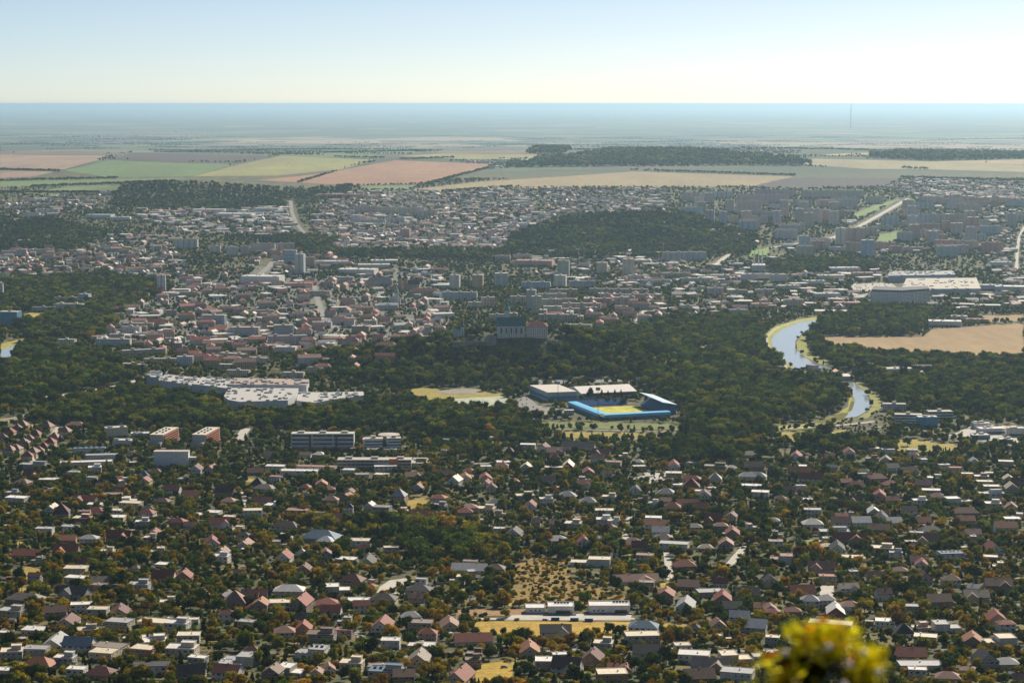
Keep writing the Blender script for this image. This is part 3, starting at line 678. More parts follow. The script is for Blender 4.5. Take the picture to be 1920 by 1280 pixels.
def gable_wall(b, w, d, z, rise, along='x', x0=0, y0=0):
    L, S = (w, d) if along == 'x' else (d, w)
    V = [(-L / 2, -S / 2, z), (L / 2, -S / 2, z), (L / 2, S / 2, z), (-L / 2, S / 2, z), (-L / 2, 0, z + rise), (L / 2, 0, z + rise)]
    if along == 'y': V = [(-y, x, zz) for x, y, zz in V]
    b.add([(x + x0, y + y0, zz) for x, y, zz in V], [(0, 1, 5, 4), (2, 3, 4, 5), (1, 2, 5), (3, 0, 4)])
def hip(b, w, d, z, rise, oh=.5, th=.2, mi=0, pyramid=False):
    a, c = w / 2 + oh, d / 2 + oh
    r = 0.001 if pyramid else max(.001, a - c) if a > c else 0.001
    ry = 0.001 if pyramid or a > c else c - a
    z -= .15
    V = [(-a, -c, z), (a, -c, z), (a, c, z), (-a, c, z), (-a, -c, z + th), (a, -c, z + th), (a, c, z + th), (-a, c, z + th)]
    T = [(-r, -ry, z + th + rise), (r, -ry, z + th + rise), (r, ry, z + th + rise), (-r, ry, z + th + rise)]
    b.add(V + T, [(3, 2, 1, 0), (0, 1, 5, 4), (1, 2, 6, 5), (2, 3, 7, 6), (3, 0, 4, 7), (4, 5, 9, 8), (5, 6, 10, 9), (6, 7, 11, 10), (7, 4, 8, 11), (8, 9, 10, 11)], mi)
def flat_roof(b, x, y, z, w, d, rim=.35):
    b.box(x, y, z, w + .3, d + .3, .28)
    for s in (1, -1):
        b.box(x, y + s * (d / 2 + .02), z + .28, w + .3, .26, rim); b.box(x + s * (w / 2 + .02), y, z + .28, .26, d - .22, rim)

NEARH = []          # for labels: (object, u, v, phrase, words)
def house(u, v, wpx, form, rc, wc, i):
    rg = random.Random(1000 + i)
    p = ground(u, v); k = ppm(p)
    w = wpx / k
    rot = math.radians(rg.choice([-14, -10, -7, -4, 3, 8]) + rg.uniform(-3, 3))
    d = max(6.5, min(w * rg.uniform(.62, .85), 13.0))
    if form in 'e': w, d = min(w, 13), max(d, w * 1.1)
    if form == 'p': d = w
    two = w > 9.5 and rg.random() < .6
    H = (5.6 if two else 3.3) + rg.uniform(-.2, .4)
    if form in 'fm': H = (6.0 if w > 9 and rg.random() < .72 else 3.5)
    if i in (117, 118): w, d, H = 8.5, 10, 5.5
    c = Vector((p.x, p.y + d / 2, 0)); c.z = min(tz(c.x, c.y), p.z + 2.0)
    root = thing('flat_roof_house' if form in 'fm' else 'house', c, rot)
    B = -3.0
    wall, roof = MB(), MB()
    tw, tr = WC[wc][1], RC[rc][1]
    j = rg.uniform(.88, 1.1); tr = [x * j for x in tr]; j = rg.uniform(.9, 1.05); tw = [min(.8, x * j) for x in tw]
    rise = 0; ch = None
    if form == 'f':
        wall.box(0, 0, B, w, d, H - B); flat_roof(roof, 0, 0, H, w, d); ch = (rg.uniform(-w / 4, w / 4), rg.uniform(-1, d / 4), H + .28)
        if rg.random() < .3 and w > 10:
            wall.box(w * .2, d * .12, H + .28, w * .45, d * .5, 2.6); flat_roof(roof, w * .2, d * .12, H + 2.88, w * .45, d * .5); ch = None
    elif form == 'm':
        w1 = w * .55; s = rg.choice((1, -1))
        wall.box(s * (w - w1) / 2, 0, B, w1, d, 6.3 - B); flat_roof(roof, s * (w - w1) / 2, 0, 6.3, w1, d)
        wall.box(-s * w1 / 2, -.6, B, w - w1 - .02, d * .9, 3.4 - B); flat_roof(roof, -s * (w1 / 2 + .2), -.6, 3.4, w - w1 - .5, d * .9)
        H = 3.4; ch = (s * w * .3, d * .2, 6.58)
    elif form in 'gel':
        al = 'y' if form == 'e' else 'x'; S = w if form == 'e' else d
        rise = S / 2 * rg.uniform(.62, .85)
        wall.box(0, 0, B, w, d, H - B); gable_wall(wall, w - .01, d - .01, H, rise, al); gable(roof, w, d, H, rise, along=al)
        if form == 'l':
            w2 = w * .42; s = rg.choice((1, -1)) * w * .2; r2 = min(rise * .85, w2 / 2 * .8); d2 = d * .5 + 2.2
            wall.box(s, -d2 / 2, B, w2, d2, H - B - .02); gable_wall(wall, w2 - .02, d2 + d * .3, H - .02, r2, 'y', s, -d2 / 2 + d * .15); gable(roof, w2, d2 + d * .3, H - .02, r2, along='y', x0=s, y0=-d2 / 2 + d * .15)
        ch = (rg.uniform(-w / 4, w / 4), .5, H + rise * .8) if al == 'x' else (.6, rg.uniform(-d / 4, d / 4), H + rise * .8)
    else:
        rise = min(w, d) / 2 * (rg.uniform(.9, 1.15) if form == 'p' else rg.uniform(.55, .75))
        wall.box(0, 0, B, w, d, H - B); hip(roof, w, d, H, rise, pyramid=form == 'p'); ch = (w * .12, .8, H + rise * .6)
    wall.build('wall', M_WALL, root, tint=tw)
    roof.build('roof', M_ROOF, root, tint=tr)
    if ch and rg.random() < .8: link('chimney', STACK if form in 'fm' else CHIM, root, ch)
    if rc == 'u' and form == 'f' or (u, v) in ((584, 1234),):
        for q in range(5):
            s = link('solar_panel', SOLARM, root, (-w * .36 + q * w * .17, 0, H + .75 if form == 'f' else 7.0)); s.rotation_euler = (.35, 0, 0); s.scale = (1.2, 2.6, 1)
    if v > 880 and wpx > 20:
        fl = [1.0] + ([3.9] if H > 5 else [])
        yf = -d / 2 - .03 if form != 'm' else -.6 - d * .45 - .03
        n = max(2, min(5, int(w / 3.2)))
        for zi, z in enumerate(fl):
            for q in range(n):
                x = -w / 2 + (q + .5) * w / n
                if zi == 0 and q == n // 2:
                    link('door', DOORM, root, (x, yf, .0)); continue
                if rg.random() < .15: continue
                link('window', WINW if rg.random() < .3 else WIN, root, (x, yf, z))
            for q in range(2):
                if form != 'm': link('window', WIN, root, (w / 2 + .03, -d / 4 + q * d / 2, z), math.pi / 2)
        if form == 'e' and rise > 2.6: link('window', WIN, root, (0, -d / 2 - .03, H + .3))
    mark(c.x, c.y, w, d + (3 if form == 'l' else 0), rot, 1.0, 20.0)
    size = 'small ' if w < 10 else 'large ' if w > 18 else ''
    NEARH.append([root, u, v - 5, f'{size}{WC[wc][0]} house with {RC[rc][0]} {FORM[form]} roof', form])
    return root
_i = 0
for rec in HOUSES.replace('\n', ',').split(','):
    q = rec.split()
    if len(q) != 4: continue
    if len(q[3]) != 3: continue
    house(int(q[0]), int(q[1]), int(q[2]), q[3][0], q[3][1], q[3][2], _i); _i += 1
NPINK = len(NEARH)
for rec in PINK.split(','):
    a, bb = map(int, rec.split())
    house(a, bb, 21, 'p', 'p' if _i % 3 else 'r', 'c', _i); _i += 1
# ------------------------------------------------------------------ larger buildings of the town: foot pixel, width, height (pixels), kind + colour
# t tower block, s apartment slab, h low hall, o office or school with window bands; 4th letter: turn (l, r) or nothing
BLOCKS = '''
1297 375 34 13 sp,1345 372 58 12 sw,1431 381 98 16 sp,1455 368 77 12 sp,1562 372 118 14 sc,1640 382 33 13 sp,1505 387 37 12 sg,1549 386 36 11 sp,1590 390 34 14 sg
1308 398 12 26 tp,1333 420 15 24 tg,1356 422 15 24 tb,1369 398 17 23 tp,1400 420 18 23 tp,1424 419 32 13 sc,1457 421 15 25 tb,1446 410 30 12 sp,1404 398 47 20 sp
1415 396 26 15 sc,1458 392 40 9 sw,1395 404 34 10 sp,1425 405 28 11 sb,1472 408 16 15 sp,1501 417 16 25 tg,1520 408 14 15 sp,1534 420 15 27 tp,1550 416 16 22 tr
1564 396 18 16 tp,1571 409 26 13 sr,1293 400 17 13 sb,1314 400 20 12 sb,1374 418 20 13 sc,1509 471 18 28 tb,1533 469 28 16 sr,1577 459 18 29 tg,1592 455 13 26 tr
1610 454 25 26 tp,1628 481 22 30 tb,1602 474 32 19 sr,1574 472 40 8 sw,1660 468 38 13 sr,1680 474 22 12 sr,1712 473 38 9 sp,1703 397 20 21 tp,1731 393 34 13 sb
1744 378 42 9 sg,1793 393 36 13 sb,1795 376 34 8 sp,1840 380 58 9 sr,1832 388 44 10 sp,1821 399 40 13 sp,1867 386 12 18 sr,1862 388 12 12 sr,1670 424 31 19 sb
1740 423 38 21 sb,1712 432 20 27 tb,1784 416 50 14 sp,1820 414 19 18 tp,1827 434 21 26 tr,1775 433 17 18 sr,1806 434 30 20 sr,1795 440 21 21 tp,1715 450 18 28 tr
1697 425 12 10 sp,1743 444 38 13 sw,1751 457 18 23 tg,1768 452 19 11 sr,1828 453 42 13 sb,1805 467 60 15 sp,1786 476 60 16 sg,1842 435 26 11 sw,1847 426 16 13 sc
1898 427 16 26 tn,1912 410 16 12 sp,1903 388 34 12 sg,1656 432 38 8 sw,853 543 18 27 tw,896 541 20 25 ty,940 538 24 25 tb,1057 520 21 31 tn,1051 538 22 21 tw
1129 513 20 20 tp,1179 520 20 34 tc,1190 530 24 14 sg,1005 542 55 13 sb,1092 540 50 13 sg,996 580 18 36 tn,1006 590 18 34 tn,1036 565 54 14 sc,972 570 32 14 sc
1057 552 52 9 sc,1033 576 42 15 sc,1091 583 72 14 sc,1121 573 52 13 sr,1160 552 110 10 sc,1175 563 100 11 sp,1166 575 28 17 sp,915 575 26 17 sp,862 562 66 14 sg
890 578 24 11 sw,1047 603 74 13 sc,1070 588 34 9 sc,1088 621 44 12 sc,1107 628 26 9 sr,932 599 30 9 sw,350 467 42 18 sw,435 480 22 16 sw,459 479 17 17 sc
493 474 46 17 sc,535 472 34 15 sc,403 476 20 14 sw,544 494 24 24 ob,562 515 17 38 tg,580 500 16 17 sr,302 551 16 34 tw,400 613 46 22 ob,459 632 54 18 ow
531 650 58 20 og,531 634 36 24 og,510 603 18 12 sw,488 591 50 9 sc,490 533 75 14 hw,363 542 28 17 sc,258 618 60 12 sc,245 628 36 15 sw,212 649 66 13 sw
124 648 34 11 sw,80 585 44 9 sb,128 583 56 13 ow,122 566 46 8 sw,157 571 20 19 tb,16 609 38 24 tu,39 480 20 12 sg,77 477 46 9 sc,1 558 9 26 tw
268 666 80 10 sgl,346 685 30 16 sb,386 679 60 13 srr,436 675 56 12 scr,484 683 40 12 scr,438 691 56 7 sc,446 707 44 12 sc,550 713 40 14 sc,592 701 34 11 scr
300 681 62 8 sc,248 691 50 8 scr,535 663 40 12 hw,1406 527 30 13 hw,1431 525 28 11 hw,1461 530 28 15 hg,1584 511 58 8 hw,1342 555 30 15 sw,1383 553 38 9 sc
1435 552 36 9 sw,1283 488 84 15 sb,1260 520 70 8 sc,1301 531 54 9 sg,1231 533 52 8 sg,1552 561 48 10 hg,1385 592 36 11 sc,1430 578 40 8 hr,1489 576 38 14 sc
1290 582 30 9 sc,1480 545 40 9 hc,1530 535 36 8 hw,1560 525 50 8 hw,1620 520 40 8 hr,1350 525 36 9 hc,1705 796 50 18 ow,1740 802 36 20 hu,1764 790 46 18 ow
1842 804 32 10 hw,1862 814 50 10 hg,1906 818 30 15 hw,1840 824 32 8 hu,1888 831 24 7 hc,1678 771 42 13 sg,1625 691 30 8 hg,1683 704 60 12 hc,1727 695 40 7 hg
1775 613 60 10 hw,1800 602 30 9 hw,1835 606 40 7 hr,1860 545 40 10 hb,1900 548 60 10 hb,1640 560 30 8 hw,1590 575 50 7 hr,1560 590 60 6 hp,1880 500 40 8 hw
90 402 40 9 sw,185 410 50 6 hw,225 414 36 6 hw,60 408 30 9 sw,390 400 60 6 hb,440 408 70 6 hw,500 398 50 6 hb,620 372 50 6 hr,660 372 40 6 hr
690 400 50 13 sc,730 402 52 13 sc,770 404 50 14 sc,800 408 34 12 sc,670 420 24 14 sw,700 422 46 10 sc,740 420 40 11 sw,760 446 18 16 tr,690 440 60 7 sb
620 498 60 7 hw,670 515 70 9 hw,700 505 60 8 hc,720 495 50 6 hw,640 530 46 10 og,560 540 50 8 hr,590 555 60 9 sc,980 486 36 8 sc,940 488 34 8 sc,1003 500 70 10 hr
700 845 34 22 ow,692 838 24 14 hg,738 846 26 24 ow,715 850 56 7 hw
216 822 40 20 hcl,262 821 36 8 hc,230 838 34 12 hg
'''
BC = {'g': ('grey', (.64, .63, .62)), 'p': ('pale pink', (.78, .60, .53)), 'w': ('white', (.76, .75, .72)), 'c': ('cream', (.70, .61, .47)), 'b': ('blue-grey', (.58, .68, .75)), 'r': ('reddish', (.66, .38, .31)),
      'y': ('yellow', (.58, .47, .22)), 'n': ('pale green', (.46, .53, .45)), 't': ('taupe', (.4, .36, .32)), 'u': ('bright blue', (.12, .36, .55))}
KIND = {'t': ('tower_block', 'tower block', 'tower block'), 's': ('apartment_block', 'apartment slab', 'apartment block'), 'h': ('low_hall', 'low hall', 'hall'), 'o': ('office_block', 'office block with window bands', 'office block')}
BLK = []
def G(u, v): return ground(u, v)
BALC = {}
def block(u, v, wpx, hpx, kind, col, turn, i):
    rg = random.Random(5000 + i)
    p = ground(u, v); k = ppm(p)
    w, H = wpx / k, max(4.0, hpx / k)
    d = w * rg.uniform(.85, 1.05) if kind == 't' else {'s': 13, 'o': 16}.get(kind, min(60, max(14, w * .55)))
    if kind == 't': d = min(d, 24)
    rot = math.radians({'l': 24, 'r': -28, '': rg.choice([-9, -6, 4, 7])}[turn])
    if turn == 'r' or turn == 'l': w = w * 1.0
    c = Vector((p.x, p.y + d / 2, 0)); c.z = tz(c.x, c.y)
    nm, phrase, cat = KIND[kind]
    root = thing(nm, c, rot)
    tw = [min(.8, x * rg.uniform(.92, 1.06)) for x in BC[col][1]]
    wall, roof = MB(), MB()
    wall.box(0, 0, -6, w, d, H + 6)
    roof.box(0, 0, H, w + .5, d + .5, .4)
    for s in (1, -1): roof.box(0, s * (d / 2 + .1), H + .4, w + .5, .3, .5)
    rt = {'h': rg.choice([(.62, .60, .55), (.46, .45, .43), (.66, .65, .62)])}.get(kind, rg.choice([(.46, .43, .38), (.52, .49, .43), (.33, .32, .31)]))
    if kind == 'h' and col == 'r': rt = (.34, .15, .11)
    wall.build('wall', {'o': M_FACADE_BAND, 'h': M_WALL}.get(kind, M_FACADE), root, tint=tw)
    roof.build('roof', M_ROOF, root, tint=rt)
    if kind == 'h':
        b = MB()
        for q in range(rg.randint(2, 6)): b.box(rg.uniform(-w * .4, w * .4), rg.uniform(-d * .35, d * .35), H + .4, rg.uniform(2, 6), rg.uniform(2, 5), rg.uniform(.8, 2))
        b.build('roof_vent', M_GREY, root)
        if v > 480:
            b = MB()
            b.box(0, -d / 2 - .06, 1.2, w * .86, .1, 2.2)
            b.build('window_band', M_GLASS, root)
    else:
        b = MB()
        for q in range(1 if kind == 't' else max(1, int(w / 24))):
            b = MB(); b.box(0 if kind == 't' else -w / 2 + (q + .5) * w / max(1, int(w / 24)), d * .1, H + .4, 5, 4.5, 2.8)
            b.build('lift_house', M_WALL, root, tint=[x * .85 for x in tw])
        if kind in 'st':           # columns of balconies, a shade apart from the wall
            n = max(1, int(w / 14))
            f = rg.choice([(1.15, 1.1, 1.05), (.7, .64, .64), (1.05, .75, .66), (.75, .92, 1.02)])
            for q in range(n):
                b = MB(); b.box(-w / 2 + (q + .5) * w / n, -d / 2 - .5, 2, 4.2, 1.0, H - 2.6)
                b.build('balcony_bay', M_FACADE, root, tint=[min(.8, x * y) for x, y in zip(tw, f)])
    mark(c.x, c.y, w, d, rot, 2.0, 25.0 if v > 600 else 60.0)
    BLK.append([root, u, v - hpx / 2, f'{BC[col][0]} {phrase}', cat, v])
_i = 0
for rec in BLOCKS.replace('\n', ',').split(','):
    q = rec.split()
    if len(q) == 5: block(*map(int, q[:4]), q[4][0], q[4][1], q[4][2:], _i); _i += 1

HOUSING = [(1270, 372), (1660, 352), (1880, 372), (1920, 400), (1920, 445), (1840, 490), (1480, 485), (1430, 440), (1290, 405)]
UU, VV = RS.uniform(1270, 1920, 1500), RS.uniform(352, 490, 1500); ok = inside(HOUSING, UU, VV)
for q in NOTREE: ok &= ~inside(q, UU, VV)
extra = 0
for u, v in zip(UU[ok], VV[ok]):
    p = G(u, v); f = [occ(p.x + a, p.y + b)[0] for a in (-34, -17, 0, 17, 34) for b in (-4, 8, 20)]
    if any(f) or extra >= 36 or v < 378: continue
    t_ = RS.rand() < .25
    block(u, v, 17 if t_ else RS.uniform(28, 44), (.17 if t_ else .095) * (v - 270), 't' if t_ else 's', 'pwcbgr'[RS.choice(6, p=[.3, .15, .2, .15, .1, .1])], '', _i); _i += 1; extra += 1
# ------------------------------------------------------------------ landmarks
SPECIAL = []       # (root, u, v)
def special(name, label, cat, loc, rot=0.0):
    o = thing(name, loc, rot, label, cat); SPECIAL.append(o); return o

def loc_poly(px, c):
    return [(q.x - c.x, q.y - c.y) for q in (G(*a) for a in px)]
def px_block(name, label, cat, px, H, tw, tr, mat=None, rim=.5):
    nm_roof = name in ('shopping_mall', 'trade_hall')
    pts = [G(*a) for a in px]; c = sum(pts, Vector()) / len(pts); c.z = min(p.z for p in pts)
    o = special(name, label, cat, c); P = [(p.x - c.x, p.y - c.y) for p in pts]
    if sum(P[i][0] * P[(i + 1) % len(P)][1] - P[(i + 1) % len(P)][0] * P[i][1] for i in range(len(P))) < 0: P.reverse()
    MB().prism(P, -5, H).build('wall', mat or M_WALL, o, tint=tw)
    MB().prism([(x * 1.01, y * 1.01) for x, y in P], H, H + rim).build('roof', M_ROOF, o, tint=tr)
    x0, x1, y0, y1 = min(a for a, b in P), max(a for a, b in P), min(b for a, b in P), max(b for a, b in P)
    b, rg = MB(), random.Random(int(H * 100 + x1))
    for q in range(60):
        x, y = rg.uniform(x0, x1) * .95, rg.uniform(y0, y1) * .95
        if nm_roof and inside(P, np.array([x]), np.array([y]))[0]: b.box(x, y, H + rim, rg.uniform(2, 9), rg.uniform(3, 16), rg.uniform(.6, 2.2))
    if b.v: b.build('roof_plant', M_GREY, o)
    mark(c.x, c.y, x1 - x0, y1 - y0, 0, 1, 25)
    return o, P
# school slab with white spandrels and dark window strips
def banded(name, label, cat, u, v, wpx, hpx, d, rows, cols, tw, rt, rot=0.0, glass=M_GLASS, end=True):
    p = G(u, v); k = ppm(p); w, H = wpx / k, hpx / k
    c = Vector((p.x, p.y + d / 2, p.z)); o = special(name, label, cat, c, rot)
    MB().box(0, 0, -5, w, d, H + 5).build('wall', M_WALL, o, tint=tw)
    b = MB(); b.box(0, 0, H, w + 1, d + 1, .5); [b.box(-w * .35 + w * .35 * q, 0, H + .5, 8, 5, 2.2) for q in range(3)]; b.build('roof', M_ROOF, o, tint=rt)
    st = H / rows
    for r in range(rows):
        for q in range(cols):
            b = MB(); b.box(-w / 2 + (q + .5) * w / cols, -d / 2 - .08, r * st + st * .38, w / cols * .93, .16, st * .42); b.build('window_band', glass, o)
    mark(c.x, c.y, w, d, rot, 2, 28)
    return o, w, d, H
o, w, d, H = banded('school_block', 'white four-storey school slab with dark window strips and two recessed stairwells', 'school', 605, 844, 117, 31, 15, 4, 3, (.66, .67, .66), (.55, .53, .48))
for s in (-.2, .22): b = MB(); b.box(s * w, -d / 2 - .15, 0, 2.4, .3, H - 1); b.build('stairwell', M_DARK, o)
b = MB(); b.box(0, -d / 2 - 5, -3, w, 9.7, 7); b.build('annex', M_WALL, o, tint=(.34, .12, .1))
o, w, d, H = banded('school_building', 'long grey school with an orange end panel and a flat courtyard wing', 'school', 702, 880, 138, 18, 16, 3, 16, (.52, .47, .46), (.5, .46, .41))
b = MB(); b.box(w * .26, -d / 2 - .3, -3, 10, .5, H + 4.5); b.build('orange_panel', M_WALL, o, tint=(.62, .16, .04))
b = MB(); b.box(w * .62, 3, -3, w * .24, 4, 9).box(w * .62, 34, -3, w * .24, 6, 9).box(w * .51, 18.5, -3, 6, 26.9, 9).box(w * .73, 18.5, -3, 6, 26.9, 9); b.build('courtyard_wing', M_WALL, o, tint=(.45, .42, .38))
# round library beside the school slab
p = G(728, 832); o = special('round_hall', 'round grey drum hall with flat disc roof beside the white school slab', 'hall', p + Vector((0, 14, 0)))
MB().lathe([(13, -4), (13, 9)], 28).build('wall', M_FACADE_BAND, o, tint=(.45, .44, .42)); MB().lathe([(13.6, 9), (13.6, 9.8), (6, 10.4), (2, 10.6)], 28).build('roof', M_ROOF, o, tint=(.5, .46, .4)); mark(p.x, p.y + 14, 28, 28, 0, 1, 20)
# two dormitories end-on
for (u, v, lab) in ((295, 838, 'cream dormitory block seen end-on with red balcony stripes, beside the low annex'), (374, 838, 'cream dormitory block seen end-on behind the dark-roofed porch, right of the other dormitory')):
    p = G(u, v); o = special('dormitory', lab, 'dormitory', p + Vector((4, 29, 0)), math.radians(-9)); H = 15
    MB().box(0, 0, -4, 17, 58, H + 4).build('wall', M_WALL, o, tint=(.58, .52, .47))
    b = MB(); b.box(0, 0, H, 17.8, 58.8, .6); b.build('roof', M_ROOF, o, tint=(.66, .60, .48))
    b = MB()
    for q in range(7): b.box((-3, 3)[q % 2], -20 + q * 6, H + .6, 2.4, 2, 1.6)
    b.build('roof_vent', M_GREY, o)
    for r in range(5):
        b = MB(); b.box(9.1, 0, 1.2 + r * 2.9, 1.2, 54, 1.1); b.build('balcony', M_WALL, o, tint=(.42, .13, .08))
        b = MB(); b.box(8.56, 0, 2.4 + r * 2.9, .1, 54, 1.4); b.build('window_band', M_GLASS, o)
    b = MB(); b.box(0, -34, -4, 16, 9.8, 11); b.build('porch', M_WALL, o, tint=(.5, .44, .4))
    mark(p.x + 4, p.y + 29, 19, 70, math.radians(-9), 2, 25)
# blank white screen wall
p = G(321, 874); o = special('screen_building', 'big blank pale wall of a windowless hall facing the gardens', 'hall', p + Vector((0, 6, 0)))
MB().box(0, 0, -4, 40, 12, 21).build('wall', M_WALL, o, tint=(.74, .75, .76)); b = MB(); b.box(0, 0, 17, 40.8, 12.8, .5); b.build('roof', M_ROOF, o, tint=(.5, .42, .36)); b = MB(); b.box(24, 1, -4, 7.9, 8, 14); b.build('annex', M_WALL, o, tint=(.5, .48, .45)); mark(p.x, p.y + 6, 44, 12, 0, 2, 40)
# blue slate hall
p = G(600, 1018); o = special('blue_roofed_hall', 'broad hall with blue slate roof and pale lit front slope', 'hall', p + Vector((0, 10, 0)), math.radians(-14))
MB().box(0, 0, -4, 34, 20, 8).build('wall', M_WALL, o, tint=(.3, .32, .34)); b = MB(); hip(b, 34, 20, 4, 6.5); b.build('roof', M_ROOF, o, tint=(.15, .23, .30)); b = MB(); hip(b, 15, 13, 3.6, 4); b.build('front_roof', M_ROOF, o, loc=(9, -11, 0), tint=(.5, .55, .58)); mark(p.x, p.y + 8, 36, 26, math.radians(-14), 1, 20)  # front roof tinted paler, sunlight on its slope put into the colour
# little church with pink tower
p = G(655, 980); o = special('church', 'small church with pink square bell tower and red roofs', 'church', p + Vector((0, 4, 0)))
MB().box(0, 0, -4, 7, 7, 19).build('tower', M_WALL, o, tint=(.72, .56, .58)); b = MB(); hip(b, 7, 7, 15, 4, pyramid=True); b.build('tower_roof', M_ROOF, o, tint=(.05, .06, .09))
for x in (-1.6, 1.6): link('window', WIN, o, (x, -3.54, 11))
b = MB(); b.box(-8.5, 2, -4, 9.9, 12, 8).box(8.5, 2, -4, 9.9, 10, 7); b.build('nave', M_WALL, o, tint=(.6, .52, .5)); b = MB(); gable(b, 10.5, 12, 4, 4.5, x0=-8.6, y0=2); gable(b, 10.5, 10, 3, 3.6, x0=8.6, y0=2); b.build('nave_roof', M_ROOF, o, tint=(.2, .045, .05)); mark(p.x, p.y + 4, 28, 14, 0, 1, 20)
# twin white villas above the meadow
def villa(u0, u1, v, label, step):
    a, bb = G(u0, v), G(u1, v); w = (bb - a).length; d = 15; c = (a + bb) / 2 + Vector((0, d / 2, 0)); o = special('villa', label, 'villa', c)
    b = MB(); f = MB(); L = w * .42 if step else w
    if step:
        b.box(-w / 2 + (w - L) * .36, .8, 0, (w - L) * .7, d - 2, 4.2); b.box(w / 2 - L / 2 - 2, 0, 0, L + 4, d, 5.6)
        flat_roof(f, -w / 2 + (w - L) * .36, .8, 4.2, (w - L) * .7 - .4, d - 2, .6); flat_roof(f, w / 2 - L / 2 - 2, 0, 5.6, L + 4, d, .7)
    else:
        b.box(0, 0, 0, w, d, 5.8); flat_roof(f, 0, 0, 5.8, w, d, .7)
    b.build('wall', M_WALL, o, tint=(.78, .78, .77)); f.build('roof', M_ROOF, o, tint=(.74, .73, .70))
    b = MB(); b.box(0, -d / 2 - 1.5, -4, w + 3, 2.7, 5.3); b.build('plinth_wall', M_WALL, o, tint=(.2, .2, .2))
    b = MB(); b.box(w * .28, -d / 2 - .08, .6, w * .3, .14, 2.9); b.build('glazed_front', M_GLASS, o)
    for q in range(5):
        s = link('solar_panel', SOLARM, o, (w * .12 + q * 2.3, 2, 7.0 if not step else 6.8)); s.rotation_euler = (.4, 0, 0); s.scale = (1.1, 2.0, 1)
    for q in range(3): link('window', WIN, o, (-w * .38 + q * 3.2, -d / 2 - .06 + (1.05 + .75 if step else 0), 2.2))
    mark(c.x, c.y, w + 3, d + 6, 0, 1, 26)
villa(985, 1076, 1152, 'long white flat villa in two steps with dark plinth, above the golden meadow', True)
villa(1105, 1181, 1151, 'long white flat villa with solar roof and shaded terrace, right of the stepped villa', False)
for u, v, lab in ((1041, 1163, 'dark blue container by the drive below the stepped white villa'), (1077, 1164, 'dark blue container standing between the two white villas'), (1104, 1165, 'small white-roofed blue container at the foot of the unstepped white villa')):
    p = G(u, v); o = special('container', lab, 'container', p)
    MB().box(0, 0, 0, 6, 2.6, 2.7).build('body', M_WALL, o, tint=(.06, .12, .24)); b = MB(); b.box(0, 0, 2.7, 6.1, 2.7, .15); b.build('roof', M_ROOF, o, tint=(.35, .5, .65)); mark(p.x, p.y, 7, 4)
# shopping centre: one building of many volumes
p = G(480, 755); o = special('shopping_centre', 'sprawling white shopping centre with curved front and cluttered roofs behind the wood', 'shopping centre', p)
def vol(px, H, tw, tr, nm='hall_volume'):
    P = loc_poly(px, p)
    if sum(P[i][0] * P[(i + 1) % len(P)][1] - P[(i + 1) % len(P)][0] * P[i][1] for i in range(len(P))) < 0: P.reverse()
    MB().prism(P, -4, H).build(nm, M_WALL, o, tint=tw); MB().prism(P, H + .002, H + .6).build('roof', M_ROOF, o, tint=tr)
    xs, ys = [a for a, b in P], [b for a, b in P]
    b = MB(); rg = random.Random(len(px) * 7 + int(H * 10))
    for q in range(46):
        x, y = rg.uniform(min(xs), max(xs)), rg.uniform(min(ys), max(ys))
        if inside(P, np.array([x]), np.array([y]))[0]: b.box(x, y, H + .6, rg.uniform(2, 7), rg.uniform(2, 8), rg.uniform(.8, 2.4))
    if b.v: b.build('roof_plant', M_GREY, o)
    for a, c in zip(P, P[1:] + P[:1]): mark(p.x + (a[0] + c[0]) / 2, p.y + (a[1] + c[1]) / 2, abs(a[0] - c[0]) + 2, abs(a[1] - c[1]) + 2, 0, 1)
    mark(p.x + sum(xs) / len(xs), p.y + sum(ys) / len(ys), (max(xs) - min(xs)) * .8, (max(ys) - min(ys)) * .9, 0, 0, 40)
WH, RF, RF2 = (.62, .65, .68), (.50, .49, .47), (.42, .32, .27)
vol([(420, 760), (428, 767), (450, 771), (540, 768), (556, 757), (560, 745), (430, 744)], 13, WH, RF)
vol([(556, 762), (590, 766), (640, 757), (600, 746), (560, 746)], 8, WH, RF)
vol([(430, 743), (575, 744), (580, 733), (440, 730)], 17, WH, RF2)
vol([(360, 735), (428, 744), (460, 729), (380, 722)], 12, WH, RF)
vol([(300, 725), (358, 735), (375, 721), (310, 714)], 10, WH, RF)
vol([(275, 722), (298, 724), (305, 714), (285, 712)], 13, (.45, .5, .56), RF)
vol([(600, 757), (650, 754), (690, 748), (680, 742), (590, 744)], 6, WH, RF)
# white mall on the right with curved dark-topped apartment house before it
px_block('shopping_mall', 'wide white mall with long cream roof fields, behind the dark-topped apartments', 'mall', [(1690, 554), (1838, 553), (1830, 530), (1700, 531)], 14, (.46, .5, .55), (.40, .36, .29))
px_block('trade_hall', 'blue-grey trade hall with red stripe behind the white mall', 'hall', [(1665, 530), (1790, 527), (1786, 519), (1668, 520)], 16, (.30, .38, .46), (.26, .28, .30))
o, P = px_block('apartment_house', 'broad white apartment house with dark recessed top floor, before the white mall', 'apartment house', [(1632, 570), (1690, 572), (1744, 568), (1740, 562), (1690, 565), (1636, 563)], 27, (.68, .69, .70), (.2, .21, .23), M_FACADE)
MB().prism([(x * .97, y * .97) for x, y in P], 27.6, 31).build('top_floor', M_WALL, o, tint=(.1, .11, .13))
